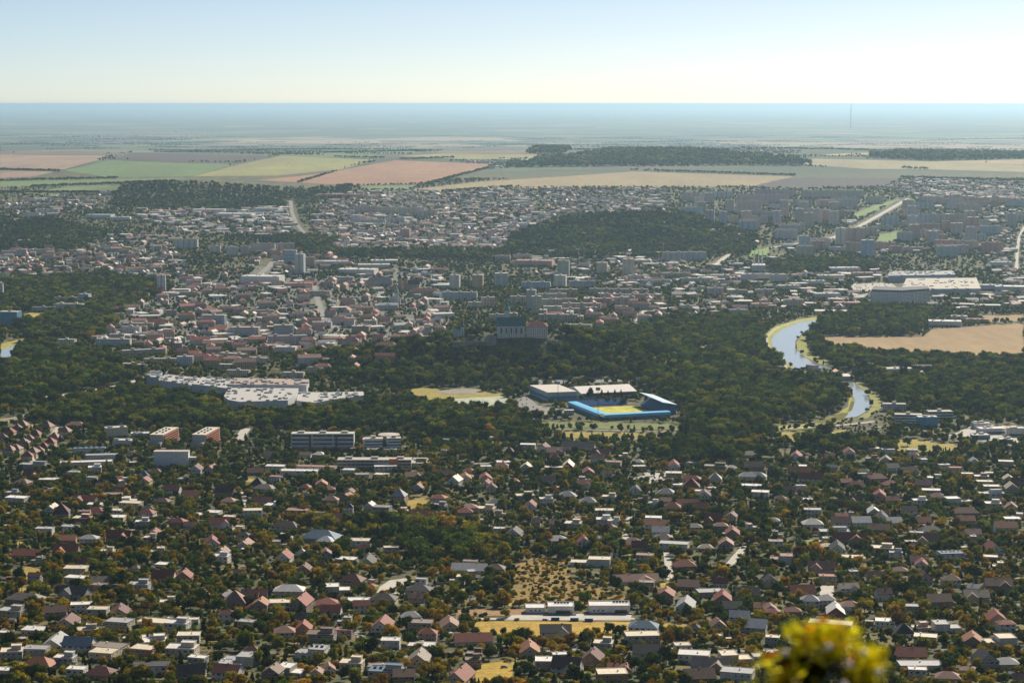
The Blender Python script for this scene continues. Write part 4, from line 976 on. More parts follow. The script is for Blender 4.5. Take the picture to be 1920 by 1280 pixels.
# factory with three stacks
o, P = px_block('boiler_house', 'pale boiler house with three tall thin chimneys', 'boiler house', [(1409, 511), (1435, 510), (1434, 506), (1411, 506)], 17, (.58, .56, .52), (.5, .5, .5))
for x in (-10, 0, 9): MB().tube((x, 2, 17), (x, 2, 52), 1.4, 1.1, 8).build('chimney', M_WHITE, o)
# stadium
def stand(o, a, b, inner, seat_h, roof_h, depth, roof=True, tilt=1.0, rc=(.16, .52, .80)):
    """a, b: ends of the front edge; the stand rises away from the pitch centre"""
    c0 = o.location; a, b = Vector((a.x - c0.x, a.y - c0.y, 0)), Vector((b.x - c0.x, b.y - c0.y, 0)); t = (b - a).normalized(); n = Vector((-t.y, t.x, 0))
    if n.dot(-(a + b) / 2 + inner) > 0: n = -n
    L = (b - a).length
    def q(s, e, z): v = a + t * s + n * e; return (v.x, v.y, z)
    rows = 9; m = MB()
    for r in range(rows):
        e0, e1, z = depth * r / rows, depth * (r + 1) / rows, 1 + seat_h * (r + 1) / rows
        V = [q(0, e0, -2), q(L, e0, -2), q(L, e1, -2), q(0, e1, -2), q(0, e0, z), q(L, e0, z), q(L, e1, z), q(0, e1, z)]
        m.add(V, [(3, 2, 1, 0), (4, 5, 6, 7), (0, 1, 5, 4), (1, 2, 6, 5), (2, 3, 7, 6), (3, 0, 4, 7)])
    m.build('seating_tier', M_WALL, o, tint=(.05, .19, .45))
    m = MB(); V = [q(0, depth + .1, -2), q(L, depth + .1, -2), q(L, depth + .6, -2), q(0, depth + .6, -2)]; z1 = roof_h if roof else seat_h + 2
    V += [(x, y, z1) for x, y, z in V]; m.add(V, [(3, 2, 1, 0), (4, 5, 6, 7), (0, 1, 5, 4), (1, 2, 6, 5), (2, 3, 7, 6), (3, 0, 4, 7)]); m.build('back_wall', M_WALL, o, tint=(.05, .22, .42))
    if not roof: return
    m = MB(); prof = [(-1.5, roof_h + .5), (depth * .6, roof_h + 1.0), (depth + 1.2, roof_h + .5), (depth + 1.7, roof_h - .5), (depth + 1.9, roof_h - 2.6)]
    if tilt > 1: prof = [(-2, roof_h + 4), (depth * .5, roof_h + 2), (depth + 2, roof_h)]
    V = []
    for e, z in prof: V += [q(-1, e, z), q(L + 1, e, z), q(L + 1, e, z - .5), q(-1, e, z - .5)]
    fs = []
    for i in range(len(prof) - 1):
        k = i * 4
        fs += [(k, k + 1, k + 5, k + 4), (k + 2, k + 3, k + 7, k + 6), (k + 1, k + 2, k + 6, k + 5), (k + 3, k, k + 4, k + 7)]
    fs += [(0, 3, 2, 1), (len(V) - 4, len(V) - 3, len(V) - 2, len(V) - 1)]
    m.add(V, fs); m.build('stand_roof', plain('blue_roof_sheet', rc, .35, 0, .08) if tilt <= 1 else plain('pale_blue_roof_sheet', (.45, .58, .66), .4, 0, .1), o)
    m = MB()
    for i in range(int(L / 8) + 1): m.tube(q(i * 8, depth * .8, 0), q(i * 8, depth * .8, roof_h), .2, .2, 5)
    m.build('roof_column', M_DARK, o)
pc = (G(1140, 779) + G(1183, 762)) / 2; pc.z = 0
o = special('stadium', 'football stadium with bright blue roofs round a yellow-green pitch', 'stadium', pc)
qa, qb, qc, qd = G(1080, 763), G(1138, 785.5), G(1250, 780), G(1197, 757)
cc = (qa + qb + qc + qd) / 4; zero = Vector((cc.x - pc.x, cc.y - pc.y, 0))
stand(o, qa, qb, zero, 4.5, 7.6, 11); stand(o, qb - (qc - qb).normalized() * 7, qc, zero, 4.5, 7.7, 11); stand(o, qa + (qd - qa) * .03, qa + (qd - qa) * .82, zero, 6, 8, 13, False); stand(o, qd + (qc - qd) * .08, qd + (qc - qd) * .9, zero, 10, 14, 17, True, 2.0)
tag(patch('football_pitch', [(1099, 765), (1141, 777), (1222, 773), (1188, 761)], M_MEADOW, (.55, .52, .05), .5), kind='structure')
for a in (qa, qb, qc, qd): mark(a.x, a.y, 40, 40, 0, 0)
mark(cc.x, cc.y, 150, 130, 0, 0, 60)
m = MB(); A, B_, C_, D_ = [G(*a) - pc for a in [(1104, 766), (1142, 775.5), (1214, 772), (1184, 762.5)]]
for s_, e_ in ((A, B_), (B_, C_), (C_, D_), (D_, A), ((A + D_) / 2, (B_ + C_) / 2)):
    t_ = (e_ - s_); m.box((s_.x + e_.x) / 2, (s_.y + e_.y) / 2, .62, t_.length, .45, .05, math.atan2(t_.y, t_.x))
m.build('pitch_marking', M_WHITE, o)
def floodlight(u, v, top, lab):
    p = G(u, v); H = (v - top) / ppm(p); o = special('floodlight_mast', lab, 'floodlight', p)
    m = MB()
    for sx, sy in ((1, 1), (1, -1), (-1, 1), (-1, -1)): m.tube((sx * 1.3, sy * 1.3, -2), (sx * .7, sy * .7, H), .16, .12, 4)
    for z in range(3, int(H), 4):
        e = 1.3 - .6 * z / H
        m.tube((-e, -e, z), (e, -e, z + 2.5), .08, .08, 4); m.tube((e, e, z), (-e, e, z + 2.5), .08, .08, 4); m.tube((-e, e, z), (-e, -e, z + 2.5), .08, .08, 4)
    m.build('mast', M_DARK, o); m = MB(); m.box(0, 0, H, 6, 1, 4); m.build('lamp_panel', M_GREY, o)
floodlight(1046, 757, 720, 'lattice floodlight mast in front of the flat blue-banded sports hall'); floodlight(1121, 796, 731, 'lattice floodlight mast at the near corner of the stadium'); floodlight(1196, 748, 712, 'lattice floodlight mast behind the far corner of the stadium')
# sports halls
o, P = px_block('sports_hall', 'flat grey sports hall with blue band, left of the stadium', 'sports hall', [(1027, 753), (1081, 751), (1046, 737), (993, 739)], 13, (.50, .53, .56), (.62, .58, .52))
MB().prism([(x * 1.012, y * 1.012) for x, y in P], 3.5, 7.5).build('blue_band', M_WALL, o, tint=(.06, .30, .52))
pts = [G(*a) for a in [(1084, 751), (1187, 746), (1167, 733), (1072, 737)]]; c = sum(pts, Vector()) / 4; c.z = 0
o = special('ice_hall', 'long white-roofed gabled hall behind dark trees, beyond the stadium', 'sports hall', c, math.atan2(pts[1].y - pts[0].y, pts[1].x - pts[0].x)); wv, dv = (pts[1] - pts[0]).length, 62
MB().box(0, 0, -3, wv, dv, 12).build('wall', M_WALL, o, tint=(.42, .45, .5)); b = MB(); gable(b, wv, dv, 9, 6, .8, .5); b.build('roof', M_ROOF, o, tint=(.74, .70, .66)); b = MB(); gable_wall(b, wv - .1, dv - .1, 9, 6); b.build('gable', M_WALL, o, tint=(.5, .52, .55))
b = MB(); b.box(0, -dv / 2 - .1, 5, wv * .9, .2, 2.2); b.build('window_band', M_GLASS, o); mark(c.x, c.y, wv, dv, o.rotation_euler.z, 2, 20)
p = G(1067, 778); o = special('kiosk_building', 'small white flat building beside the left end of the stadium', 'building', p + Vector((0, 6, 0))); MB().box(0, 0, -2, 13, 10, 8).build('wall', M_TOWNWALL, o, tint=(.6, .62, .64)); b = MB(); flat_roof(b, 0, 0, 6, 13, 10); b.build('roof', M_ROOF, o, tint=(.66, .64, .6)); mark(p.x, p.y + 6, 14, 11, 0, 1, 20)
# castle: cathedral with green roof, red-roofed palace, spire, bastion walls
p = G(958, 633); o = special('castle_cathedral', 'white castle cathedral with dark green roof and slim spire on the wooded hill', 'cathedral', p + Vector((0, 12, 4)), math.radians(3))
MB().box(0, 0, -16, 44, 22, 31).build('wall', M_TOWNWALL, o, tint=(.74, .73, .68)); b = MB(); gable(b, 44, 22, 15, 12, .8, .5); b.build('roof', M_ROOF, o, tint=(.05, .15, .15)); b = MB(); gable_wall(b, 43.9, 21.9, 15, 12); b.build('gable', M_WALL, o, tint=(.5, .5, .48))
b = MB(); [b.box(-20 + q * 8, -11.6, -10, 1.6, 1.2, 23) for q in range(6)]; b.build('buttress', M_WALL, o, tint=(.62, .61, .58))
b = MB(); [b.box(-16 + q * 8, -11.06, 3, 2, .12, 8) for q in range(5)]; b.build('window', M_GLASS, o)
b = MB(); b.box(-5, 22, -10, 7.5, 7.5, 46); b.build('tower', M_WALL, o, tint=(.5, .5, .47)); MB().lathe([(5, 36), (4.4, 40), (2.2, 43), (2.6, 46), (1.2, 50), (.3, 63)], 8, -5, 22).build('spire', plain('copper_green', (.07, .22, .2), .5), o)
p2 = G(1007, 636); o2 = special('bishops_palace', 'pale palace with red hipped roof adjoining the castle cathedral', 'palace', p2 + Vector((0, 13, 3)))
MB().box(0, 0, -16, 34, 17, 33).build('wall', M_TOWNWALL, o2, tint=(.72, .64, .57)); b = MB(); hip(b, 34, 17, 17, 7); b.build('roof', M_ROOF, o2, tint=(.34, .08, .06))
for a, bb, hh, lab in (((848, 651), (908, 640), 9, 'long grey bastion wall running up to the castle'), ((911, 648), (931, 646), 15, 'square stone bastion below the castle cathedral'), ((1028, 640), (1046, 648), 8, 'short stone rampart right of the palace')):
    qa, qb = G(*a), G(*bb); c = (qa + qb) / 2; c.z = min(qa.z, qb.z); L = math.hypot(qb.x - qa.x, qb.y - qa.y); o = special('bastion_wall', lab, 'castle wall', c, math.atan2(qb.y - qa.y, qb.x - qa.x))
    MB().box(0, 2, -8, L, 6, hh + 8).build('wall', M_STONE, o); m = MB(); [m.box(-L / 2 + 1.5 + q * 3, -.7, hh, 1.8, .6, 1.1) for q in range(int(L / 3))]; m.build('parapet', M_STONE, o); mark(c.x, c.y, L, 7, o.rotation_euler.z, 0, 14)
for a in ((958, 632), (1007, 634), (985, 634)):
    q = G(*a); mark(q.x, q.y + 12, 40, 24, 0, 1, 30)
# churches of the old town
def steeple(o, x, y, w, h, top, tw, tt, nm='tower'):
    b = MB(); b.box(x, y, -3, w, w, h + 3); b.build(nm, M_TOWNWALL, o, tint=tw); MB().lathe([(w * .72, h), (w * .62, h + top * .18), (w * .34, h + top * .34), (w * .4, h + top * .45), (w * .12, h + top * .62), (.15, h + top)], 8, x, y).build(nm + '_roof', M_ROOF, o, tint=tt)
p = G(757, 546); o = special('twin_tower_church', 'yellow church with two dark-domed towers and black nave roof', 'church', p + Vector((0, 12, 0)))
steeple(o, -9, -4, 8.5, 29, 15, (.56, .42, .22), (.05, .06, .08)); steeple(o, 4, -4, 8.5, 29, 15, (.56, .42, .22), (.05, .06, .08))
MB().box(18, 2, -3, 34, 15, 18).build('nave', M_TOWNWALL, o, tint=(.56, .44, .26)); b = MB(); gable(b, 34, 15, 15, 9, x0=18, y0=2); b.build('nave_roof', M_ROOF, o, tint=(.05, .06, .08)); mark(p.x + 10, p.y + 12, 70, 22, 0, 2, 30)
p = G(712, 536); o = special('seminary', 'long pale monastery with slate blue roof, left of the twin-towered church', 'monastery', p + Vector((0, 8, 0))); MB().box(0, 0, -3, 58, 14, 16).build('wall', M_TOWNWALL, o, tint=(.55, .48, .38)); b = MB(); hip(b, 58, 14, 13, 6); b.build('roof', M_ROOF, o, tint=(.13, .2, .27)); mark(p.x, p.y + 8, 60, 16, 0, 2, 25)
p = G(795, 556); o = special('college', 'yellow college building with long red roof below the twin-towered church', 'college', p + Vector((0, 8, 0))); MB().box(0, 0, -3, 66, 15, 15).build('wall', M_TOWNWALL, o, tint=(.56, .42, .27)); b = MB(); hip(b, 66, 15, 12, 6); b.build('roof', M_ROOF, o, tint=(.34, .13, .09)); mark(p.x, p.y + 8, 68, 17, 0, 2, 25)
p = G(743, 573); o = special('parish_church', 'white church with needle spire of pale green copper in the old town', 'church', p + Vector((0, 8, 0))); steeple(o, 0, 0, 7.5, 26, 24, (.62, .62, .58), (.26, .42, .38))
MB().box(-3, 11, -3, 22, 13.9, 15).build('nave', M_TOWNWALL, o, tint=(.6, .6, .57)); b = MB(); gable(b, 22, 14, 12, 6, x0=-3, y0=11); b.build('nave_roof', M_ROOF, o, tint=(.4, .5, .5)); mark(p.x, p.y + 10, 28, 26, 0, 1, 30)
p = G(728, 582); o = special('domed_synagogue', 'white hall with three pale blue-green roofs in the old town', 'hall', p + Vector((0, 8, 0))); MB().box(0, 0, -3, 40, 16, 14).build('wall', M_TOWNWALL, o, tint=(.6, .6, .57)); b = MB(); [hip(b, 13, 16, 11, 5) for q in range(1)]; b.build('roof', M_ROOF, o, tint=(.4, .5, .52)); b = MB(); gable(b, 40, 15, 11, 4); b.build('long_roof', M_ROOF, o, tint=(.46, .54, .55)); mark(p.x, p.y + 8, 42, 18, 0, 1, 25)
p = G(867, 630); o = special('hill_church', 'small white church with thin dark spire left of the castle walls', 'church', p + Vector((0, 4, 0))); steeple(o, 0, 0, 5.5, 15, 15, (.66, .66, .64), (.06, .1, .1)); MB().box(-9, 1, -3, 12, 8, 10).build('nave', M_WALL, o, tint=(.64, .64, .62)); b = MB(); gable(b, 12, 8, 7, 4, x0=-9, y0=1); b.build('nave_roof', M_ROOF, o, tint=(.3, .5, .48)); mark(p.x, p.y + 4, 24, 12, 0, 1, 25)
p = G(219, 492); o = special('monastery_church', 'distant church with thin green spire among red roofs', 'church', p); steeple(o, 0, 0, 6, 14, 22, (.6, .6, .58), (.2, .4, .33)); MB().box(12, 3, -3, 17.9, 12, 15).build('nave', M_TOWNWALL, o, tint=(.55, .5, .45)); b = MB(); gable(b, 18, 12, 12, 6, x0=12, y0=3); b.build('nave_roof', M_ROOF, o, tint=(.2, .07, .07)); mark(p.x, p.y, 30, 14, 0, 1, 20)
# cranes, mast, footbridge
def crane(u, v, top, jib, col, lab, side=-1):
    p = G(u, v); k = ppm(p); H = (v - top) / k; J = jib / k; o = special('tower_crane', lab, 'crane', p); M = plain('crane_paint_' + lab.split()[0], col, .6)
    m = MB()
    for sx, sy in ((1, 1), (1, -1), (-1, 1), (-1, -1)): m.tube((sx, sy, -2), (sx, sy, H), .22, .22, 4)
    for z in range(0, int(H) - 2, 3): m.tube((-1, -1, z), (1, -1, z + 2.6), .13, .13, 4); m.tube((1, 1, z), (-1, 1, z + 2.6), .13, .13, 4); m.tube((1, -1, z), (1, 1, z + 2.6), .13, .13, 4)
    m.build('mast', M, o); m = MB()
    m.tube((-side * J * .3, 0, H), (side * J, 0, H), .5, .3, 4); m.tube((-side * J * .3, 0, H + .1), (0, 0, H + 6), .12, .12, 4); m.tube((0, 0, H + 6), (side * J * .7, 0, H + .2), .12, .12, 4); m.tube((0, 0, H), (0, 0, H + 6), .35, .2, 4); m.build('jib', M, o)
    m = MB(); m.box(-side * J * .27, 0, H - 2.2, 3, 2, 2); m.build('counterweight', M_GREY, o); m = MB(); m.box(1.9, -1, H - 2.4, 1.6, 1.8, 2.2); m.build('cab', M_WHITE, o)
crane(325, 668, 611, 42, (.34, .1, .05), 'rust red tower crane over the apartment rows'); crane(1243, 500, 456, 40, (.5, .22, .08), 'orange tower crane beside the blue-grey slab at the forest hill', 1); crane(1265, 520, 488, 18, (.5, .4, .1), 'yellow tower crane on the plain before the forest hill', -1)
p = G(1595, 242); o = special('radio_mast', 'thin guyed radio mast on the far plain against the horizon', 'radio mast', p); k = ppm(p); H = min(426 - p.z, 47 / k)
m = MB(); m.tube((0, 0, 0), (0, 0, H), 7, 4.5, 6); m.build('mast', plain('mast_steel', (.1, .1, .11), .6), o); m = MB()
for t in range(3): m.tube((150 * math.cos(t * 2.1), 150 * math.sin(t * 2.1), 0), (0, 0, H * .8), .5, .5, 4)
m.build('guy_cable', M_DARK, o)
qa, qb = G(1226, 823), G(1263, 809); c = (qa + qb) / 2; L = math.hypot(qb.x - qa.x, qb.y - qa.y); c.z = 1
o = special('footbridge', 'slim brown arched footbridge over the embankment near the stadium', 'footbridge', c, math.atan2(qb.y - qa.y, qb.x - qa.x)); m, rl = MB(), MB()
for i in range(14):
    x0, x1 = -L / 2 + L * i / 14, -L / 2 + L * (i + 1) / 14; z = lambda x: 5.5 * (1 - (2 * x / L) ** 2) + .5
    V = [(x0, -1.9, z(x0)), (x1, -1.9, z(x1)), (x1, 1.9, z(x1)), (x0, 1.9, z(x0))]; V = [(a, b_, cz - .5) for a, b_, cz in V] + V
    m.add(V, [(3, 2, 1, 0), (4, 5, 6, 7), (0, 1, 5, 4), (2, 3, 7, 6)])
    for s in (-1.8, 1.8): rl.tube((x0, s, z(x0) + 1.1), (x1, s, z(x1) + 1.1), .08, .08, 4); rl.tube((x0, s, z(x0)), (x0, s, z(x0) + 1.1), .06, .06, 4)
m.build('deck', plain('bridge_planks', (.36, .24, .17), .8), o); rl.build('railing', plain('bridge_rail', (.25, .14, .1), .7), o); m = MB(); [m.box(x, 0, -2, .8, 3, 5.4) for x in (-L * .25, L * .25)]; m.build('pier', M_GREY, o)
# white stork-beak canopy, caravan
p = G(1152, 1056); o = special('sail_roof', 'bright white pointed sail roof beside the long cream stepped house', 'canopy', p); m = MB(); m.add([(-4, 0, 4.5), (-3, 3, 9.5), (5, 1, 4.0), (-4, 0, 4.2), (-3, 3, 9.2), (5, 1, 3.7)], [(0, 2, 1), (3, 4, 5), (0, 1, 4, 3), (1, 2, 5, 4), (2, 0, 3, 5)]); m.build('sail', M_WHITE, o); m = MB(); [m.tube((x, y, -1), (x, y, z), .12, .12, 5) for x, y, z in ((-3.9, .1, 4.4), (-2.95, 2.9, 9.3), (4.8, 1, 3.9))]; m.build('pole', M_GREY, o)
p = G(812, 1019); o = special('caravan', 'white caravan parked on the grass below the grey strip-roofed house', 'caravan', p); m = MB(); m.prism([(-4, -1.3), (4, -1.3), (4, 1.3), (-4, 1.3)], .5, 3, 0, [(-3.2, -1.2), (3.4, -1.2), (3.4, 1.2), (-3.2, 1.2)]); m.build('body', M_WHITE, o); m = MB(); m.box(0, -1.3, 1.6, 5, .1, .8); m.build('window', M_GLASS, o); m = MB(); [m.tube((x, -1.3, .4), (x, -1.1, .4), .4, .4, 10) for x in (-.6, .5)]; m.build('wheel', M_DARK, o); mark(p.x, p.y, 9, 5, 0, 1, 14)

# ------------------------------------------------------------------ old town: houses in rows
TOWNZ = [(170, 640), (240, 560), (330, 520), (470, 500), (640, 500), (830, 505), (860, 560), (840, 600), (840, 625), (760, 650), (640, 655), (560, 660), (440, 655), (300, 650)]
SUBZ = [[(880, 590), (1000, 600), (1060, 560), (1230, 555), (1240, 600), (1120, 620), (1090, 600), (980, 596)], [(560, 665), (740, 655), (745, 695), (600, 705)], [(0, 470), (190, 470), (330, 455), (330, 510), (180, 515), (0, 510)], [(470, 470), (640, 480), (640, 500), (480, 500)], [(200, 620), (420, 640), (520, 665), (440, 700), (240, 650)]]
TOWN = []
cand = []
for z, sp in [(TOWNZ, 24)] + [(s, 34) for s in SUBZ]:
    us, vs = [a for a, b in z], [b for a, b in z]
    UU, VV = RS.uniform(min(us), max(us), 2600), RS.uniform(min(vs), max(vs), 2600); ok = inside(z, UU, VV)
    cand += [(u, v, sp) for u, v in zip(UU[ok], VV[ok])]
grid = {}
TR = [('red', (.40, .12, .075), 5), ('maroon', (.24, .075, .065), 4), ('brown', (.29, .16, .11), 4), ('dusty pink', (.46, .26, .20), 4), ('grey', (.36, .36, .36), 3), ('pale', (.58, .56, .52), 3)]
TW = [('cream', (.60, .52, .40)), ('white', (.66, .65, .62)), ('pink', (.54, .38, .34)), ('grey', (.44, .44, .44)), ('ochre', (.52, .40, .24))]
RS.shuffle(cand)
for u, v, sp in cand:
    if len(TOWN) >= 285: break
    p = G(u, v)
    if occ(p.x, p.y)[0]: continue
    g = (int(p.x // 40), int(p.y // 40))
    if any((a - p.x) ** 2 + (b_ - p.y) ** 2 < sp * sp * (1 if abs(a - p.x) > abs(b_ - p.y) else 1.3) for i in (-1, 0, 1) for j in (-1, 0, 1) for a, b_ in grid.get((g[0] + i, g[1] + j), [])): continue
    grid.setdefault(g, []).append((p.x, p.y))
    w, d, H = RS.uniform(19, 38), RS.uniform(11, 15), RS.uniform(7, 13)
    rot = math.radians((8 if u < 600 else -6) + RS.choice([0, 0, 90]) + RS.uniform(-5, 5))
    rn, rcl, _ = TR[RS.choice(len(TR), p=np.array([t[2] for t in TR]) / sum(t[2] for t in TR))]; wn_, wcl = TW[RS.randint(len(TW))]
    o = thing('town_house', (p.x, p.y, p.z), rot); rise = d / 2 * RS.uniform(.5, .8); form = 'flat' if rn in ('grey', 'pale') else ['gabled', 'hipped'][RS.randint(2)]
    MB().box(0, 0, -4, w, d, H + 4).build('wall', M_TOWNWALL, o, tint=wcl); b = MB()
    if form == 'flat': flat_roof(b, 0, 0, H, w, d); b.box(w * .2, 0, H + .28, 4, 3, 2)
    elif form == 'gabled': gable(b, w, d, H, rise); gw = MB(); gable_wall(gw, w - .05, d - .05, H, rise); gw.build('gable', M_WALL, o, tint=wcl)
    else: hip(b, w, d, H, rise)
    j = RS.uniform(.8, 1.15); b.build('roof', M_ROOF, o, tint=[c * j for c in rcl])
    for x in (-w * .28, w * .3): b = MB(); b.box(x, .6, H, .9, .9, rise + 1.6); b.build('chimney', M_BRICKC, o)
    TOWN.append([o, u, v, f'{wn_} town house with {rn} {form} roof', 'town house', v]); mark(p.x, p.y, w, d, rot, .5, 12)

# distant roofs that nobody could count
def far_house(name, w, d, h, rise, flat=False):
    b = MB(); b.box(0, 0, -3, w, d, h + 3)
    if flat: b.box(0, 0, h, w + .4, d + .4, .5, 0, 1)
    else:
        gable_wall(b, w, d, h, rise); gable(b, w, d, h, rise, mi=1)
    return proto(b.mesh(name, [M_FWALL, M_ROOF]))
def _fw():
    m, n, l, p = nmat('far_wall'); l.new(tint(n, 'wallc'), p.inputs['Base Color']); p.inputs['Roughness'].default_value = .85; return m
M_FWALL = _fw()
FH = [far_house('far_gabled_house', 12, 9, 4.5, 3.4), far_house('far_flat_house', 13, 10, 6, 0, True), far_house('far_long_house', 26, 11, 7, 3.5), far_house('far_hall', 34, 18, 7, 0, True)]
FZ = [(TOWNZ, 330, .35), ([(600, 372), (660, 362), (960, 353), (1250, 353), (1250, 400), (1050, 404), (960, 440), (930, 475), (640, 470), (590, 430)], 1900, .1), ([(0, 425), (200, 440), (340, 430), (350, 520), (0, 530)], 420, .1), ([(1660, 353), (1710, 337), (1920, 341), (1920, 378), (1740, 372)], 600, .15),
      ([(1845, 385), (1920, 400), (1920, 560), (1850, 500)], 160, .1), ([(0, 375), (200, 352), (210, 390), (0, 420)], 150, .1), ([(230, 395), (560, 388), (560, 445), (330, 440)], 300, .4), ([(1090, 460), (1250, 470), (1300, 505), (1390, 490), (1390, 540), (1200, 545), (1000, 520), (950, 485)], 210, .3),
      ([(1400, 505), (1650, 505), (1640, 580), (1400, 585), (1240, 600), (1210, 560)], 190, .3), ([(1010, 271), (1330, 266), (1500, 284), (1400, 289), (1100, 276)], 420, .05), ([(860, 301), (1010, 300), (1000, 312), (900, 318)], 160, .1), ([(100, 250), (420, 246), (430, 262), (100, 271)], 260, .1),
      ([(1640, 555), (1920, 545), (1920, 580), (1750, 585), (1640, 580)], 60, .3), ([(1500, 690), (1740, 690), (1740, 715), (1580, 720)], 14, .2), ([(1250, 640), (1340, 650), (1330, 680), (1250, 676)], 18, .2), ([(1250, 405), (1900, 375), (1900, 480), (1450, 490)], 90, .6)]
P_, S_, R_, V_, T_, W_ = [], [], [], [], [], []
fr = [(.40, .14, .10), (.48, .28, .21), (.56, .54, .5), (.62, .60, .56), (.3, .29, .28), (.2, .08, .075), (.42, .3, .24)]
for z, n_, big in FZ:
    us, vs = [a for a, b in z], [b for a, b in z]; k = 0
    UU, VV = RS.uniform(min(us), max(us), n_ * 8), RS.uniform(min(vs), max(vs), n_ * 8)
    ok = inside(z, UU, VV)
    for q in NOTREE: ok &= ~inside(q, UU, VV)
    for u, v in zip(UU[ok], VV[ok]):
        if k >= n_: break
        p = G(u, v)
        if p.y < 7400 and occ(p.x, p.y)[0]: continue
        P_.append(p); s = RS.uniform(.85, 1.25); S_.append((s, s, s)); R_.append(math.radians(RS.choice([8, 98]) + RS.uniform(-30, 30)))
        V_.append(RS.choice([2, 3]) if RS.rand() < big else RS.choice([0, 0, 1])); T_.append(fr[RS.randint(len(fr))] if V_[-1] != 3 else (.6, .59, .55)); W_.append([(.62, .55, .44), (.7, .69, .66), (.55, .42, .37), (.5, .5, .5)][RS.randint(4)])
        if p.y < 7400: mark(p.x, p.y, 13, 10, 0, 1, 14)
        k += 1
o = scatter('distant_houses', P_, S_, R_, V_, T_, FH, {'wallc': W_}); tag(o, 'far suburbs of countless small pale and red roofs among trees', 'houses', kind='stuff')
# ------------------------------------------------------------------ trees
WOODS = [[(1010, 645), (1130, 625), (1250, 605), (1400, 592), (1428, 620), (1440, 665), (1490, 694), (1560, 700), (1588, 740), (1565, 768), (1440, 796), (1300, 796), (1285, 765), (1200, 722), (1050, 712)],
         [(1300, 797), (1440, 800), (1430, 826), (1310, 830), (1270, 815)], [(0, 660), (60, 650), (150, 660), (240, 690), (285, 712), (130, 735), (0, 782)], [(60, 795), (100, 755), (260, 735), (300, 730), (420, 750), (425, 770), (560, 775), (690, 752), (760, 752), (830, 768), (960, 772), (1010, 790), (1000, 830), (880, 836), (770, 815), (660, 812), (540, 808), (470, 800), (440, 812), (340, 800), (150, 800)],
         [(560, 668), (700, 655), (800, 643), (870, 630), (1080, 627), (1250, 632), (1100, 712), (1000, 716), (760, 728), (560, 700)], [(0, 530), (190, 512), (330, 540), (240, 590), (180, 640), (60, 640), (0, 600)], [(1480, 660), (1560, 650), (1640, 668), (1920, 676), (1920, 790), (1690, 760), (1640, 730), (1560, 690)],
         [(1530, 600), (1640, 575), (1760, 585), (1720, 628), (1560, 632), (1540, 650), (1515, 640)], [(0, 470), (0, 412), (100, 412), (210, 440), (140, 472)], [(1430, 500), (1510, 485), (1650, 495), (1640, 510), (1480, 512)],
         [(560, 470), (960, 470), (930, 490), (560, 480)], [(480, 455), (540, 440), (640, 450), (600, 470)], [(1220, 850), (1270, 830), (1420, 838), (1440, 860), (1360, 870), (1240, 872)], [(520, 985), (760, 985), (920, 1010), (960, 1050), (900, 1062), (780, 1050), (690, 1010)],
         [(1490, 820), (1590, 808), (1680, 830), (1680, 852), (1500, 848)]]
FORESTS = [[(945, 472), (960, 442), (1050, 410), (1170, 398), (1300, 404), (1425, 450), (1410, 478), (1200, 486), (1000, 482)], [(205, 388), (228, 344), (380, 344), (560, 358), (660, 350), (652, 374), (560, 388), (400, 396)],
           [(890, 336), (955, 312), (1150, 284), (1300, 284), (1480, 299), (1545, 318), (1700, 320), (1920, 326), (1920, 339), (1700, 333), (1500, 332), (1300, 324), (1150, 332), (980, 340)], [(1618, 295), (1690, 288), (1920, 291), (1920, 298), (1742, 302)], [(1330, 248), (1500, 244), (1920, 246), (1920, 250), (1500, 250)], [(985, 288), (1010, 279), (1070, 280), (1050, 291)]]
TOWNP = [(150, 640), (230, 560), (330, 515), (470, 480), (640, 480), (840, 495), (1240, 540), (1240, 610), (1040, 600), (840, 625), (760, 650), (640, 660), (440, 700), (230, 700)]
# ------------------------------------------------------------------ garden sheds and lawns between the houses
SHEDS = []
def clear_of(UU, VV):
    ok = np.ones(len(UU), bool)
    for q in NOTREE + WOODS: ok &= ~inside(q, UU, VV)
    return list(zip(UU[ok], VV[ok]))
for u, v in clear_of(RS.uniform(10, 1910, 900), RS.uniform(830, 1270, 900)):
    if len(SHEDS) >= 130: break
    if (1400 < u < 1700 and v > 1170) or (940 < u < 1190 and 1040 < v < 1165): continue
    p = G(u, v)
    if any(occ(p.x + a, p.y + b)[0] for a in (-5, 0, 5) for b in (-4, 0, 4)): continue
    w, d, h = RS.uniform(3, 6.5), RS.uniform(2.6, 4), RS.uniform(2.1, 2.8); rn, rcl = [('white', (.7, .69, .66)), ('grey', (.4, .4, .4)), ('rusty red', (.24, .07, .045)), ('brown', (.15, .095, .065)), ('cream', (.62, .56, .43))][RS.randint(5)]
    wn_, wcl = [('white', (.7, .7, .68)), ('wooden', (.22, .14, .08)), ('grey', (.4, .4, .4)), ('cream', (.6, .53, .4))][RS.randint(4)]
    o = thing('garden_shed', p, RS.uniform(-.5, .5)); MB().box(0, 0, -1.5, w, d, h + 1.5).build('wall', M_WALL, o, tint=wcl); b = MB()
    fl = RS.rand() < .5
    if fl: b.box(0, 0, h, w + .5, d + .5, .18)
    else: gable(b, w, d, h, d * .33, .25, .12)
    b.build('roof', M_ROOF, o, tint=rcl)
    if not fl: b = MB(); gable_wall(b, w - .02, d - .02, h, d * .33); b.build('gable', M_WALL, o, tint=wcl)
    b = MB(); b.box(w * .2, -d / 2 - .03, 0, .9, .06, 1.9); b.build('door', M_DARK, o)
    mark(p.x, p.y, w, d, 0, .8, 12); SHEDS.append([o, u, v, f'{wn_} garden shed with {rn} {"flat" if fl else "gabled"} roof', 'shed'])

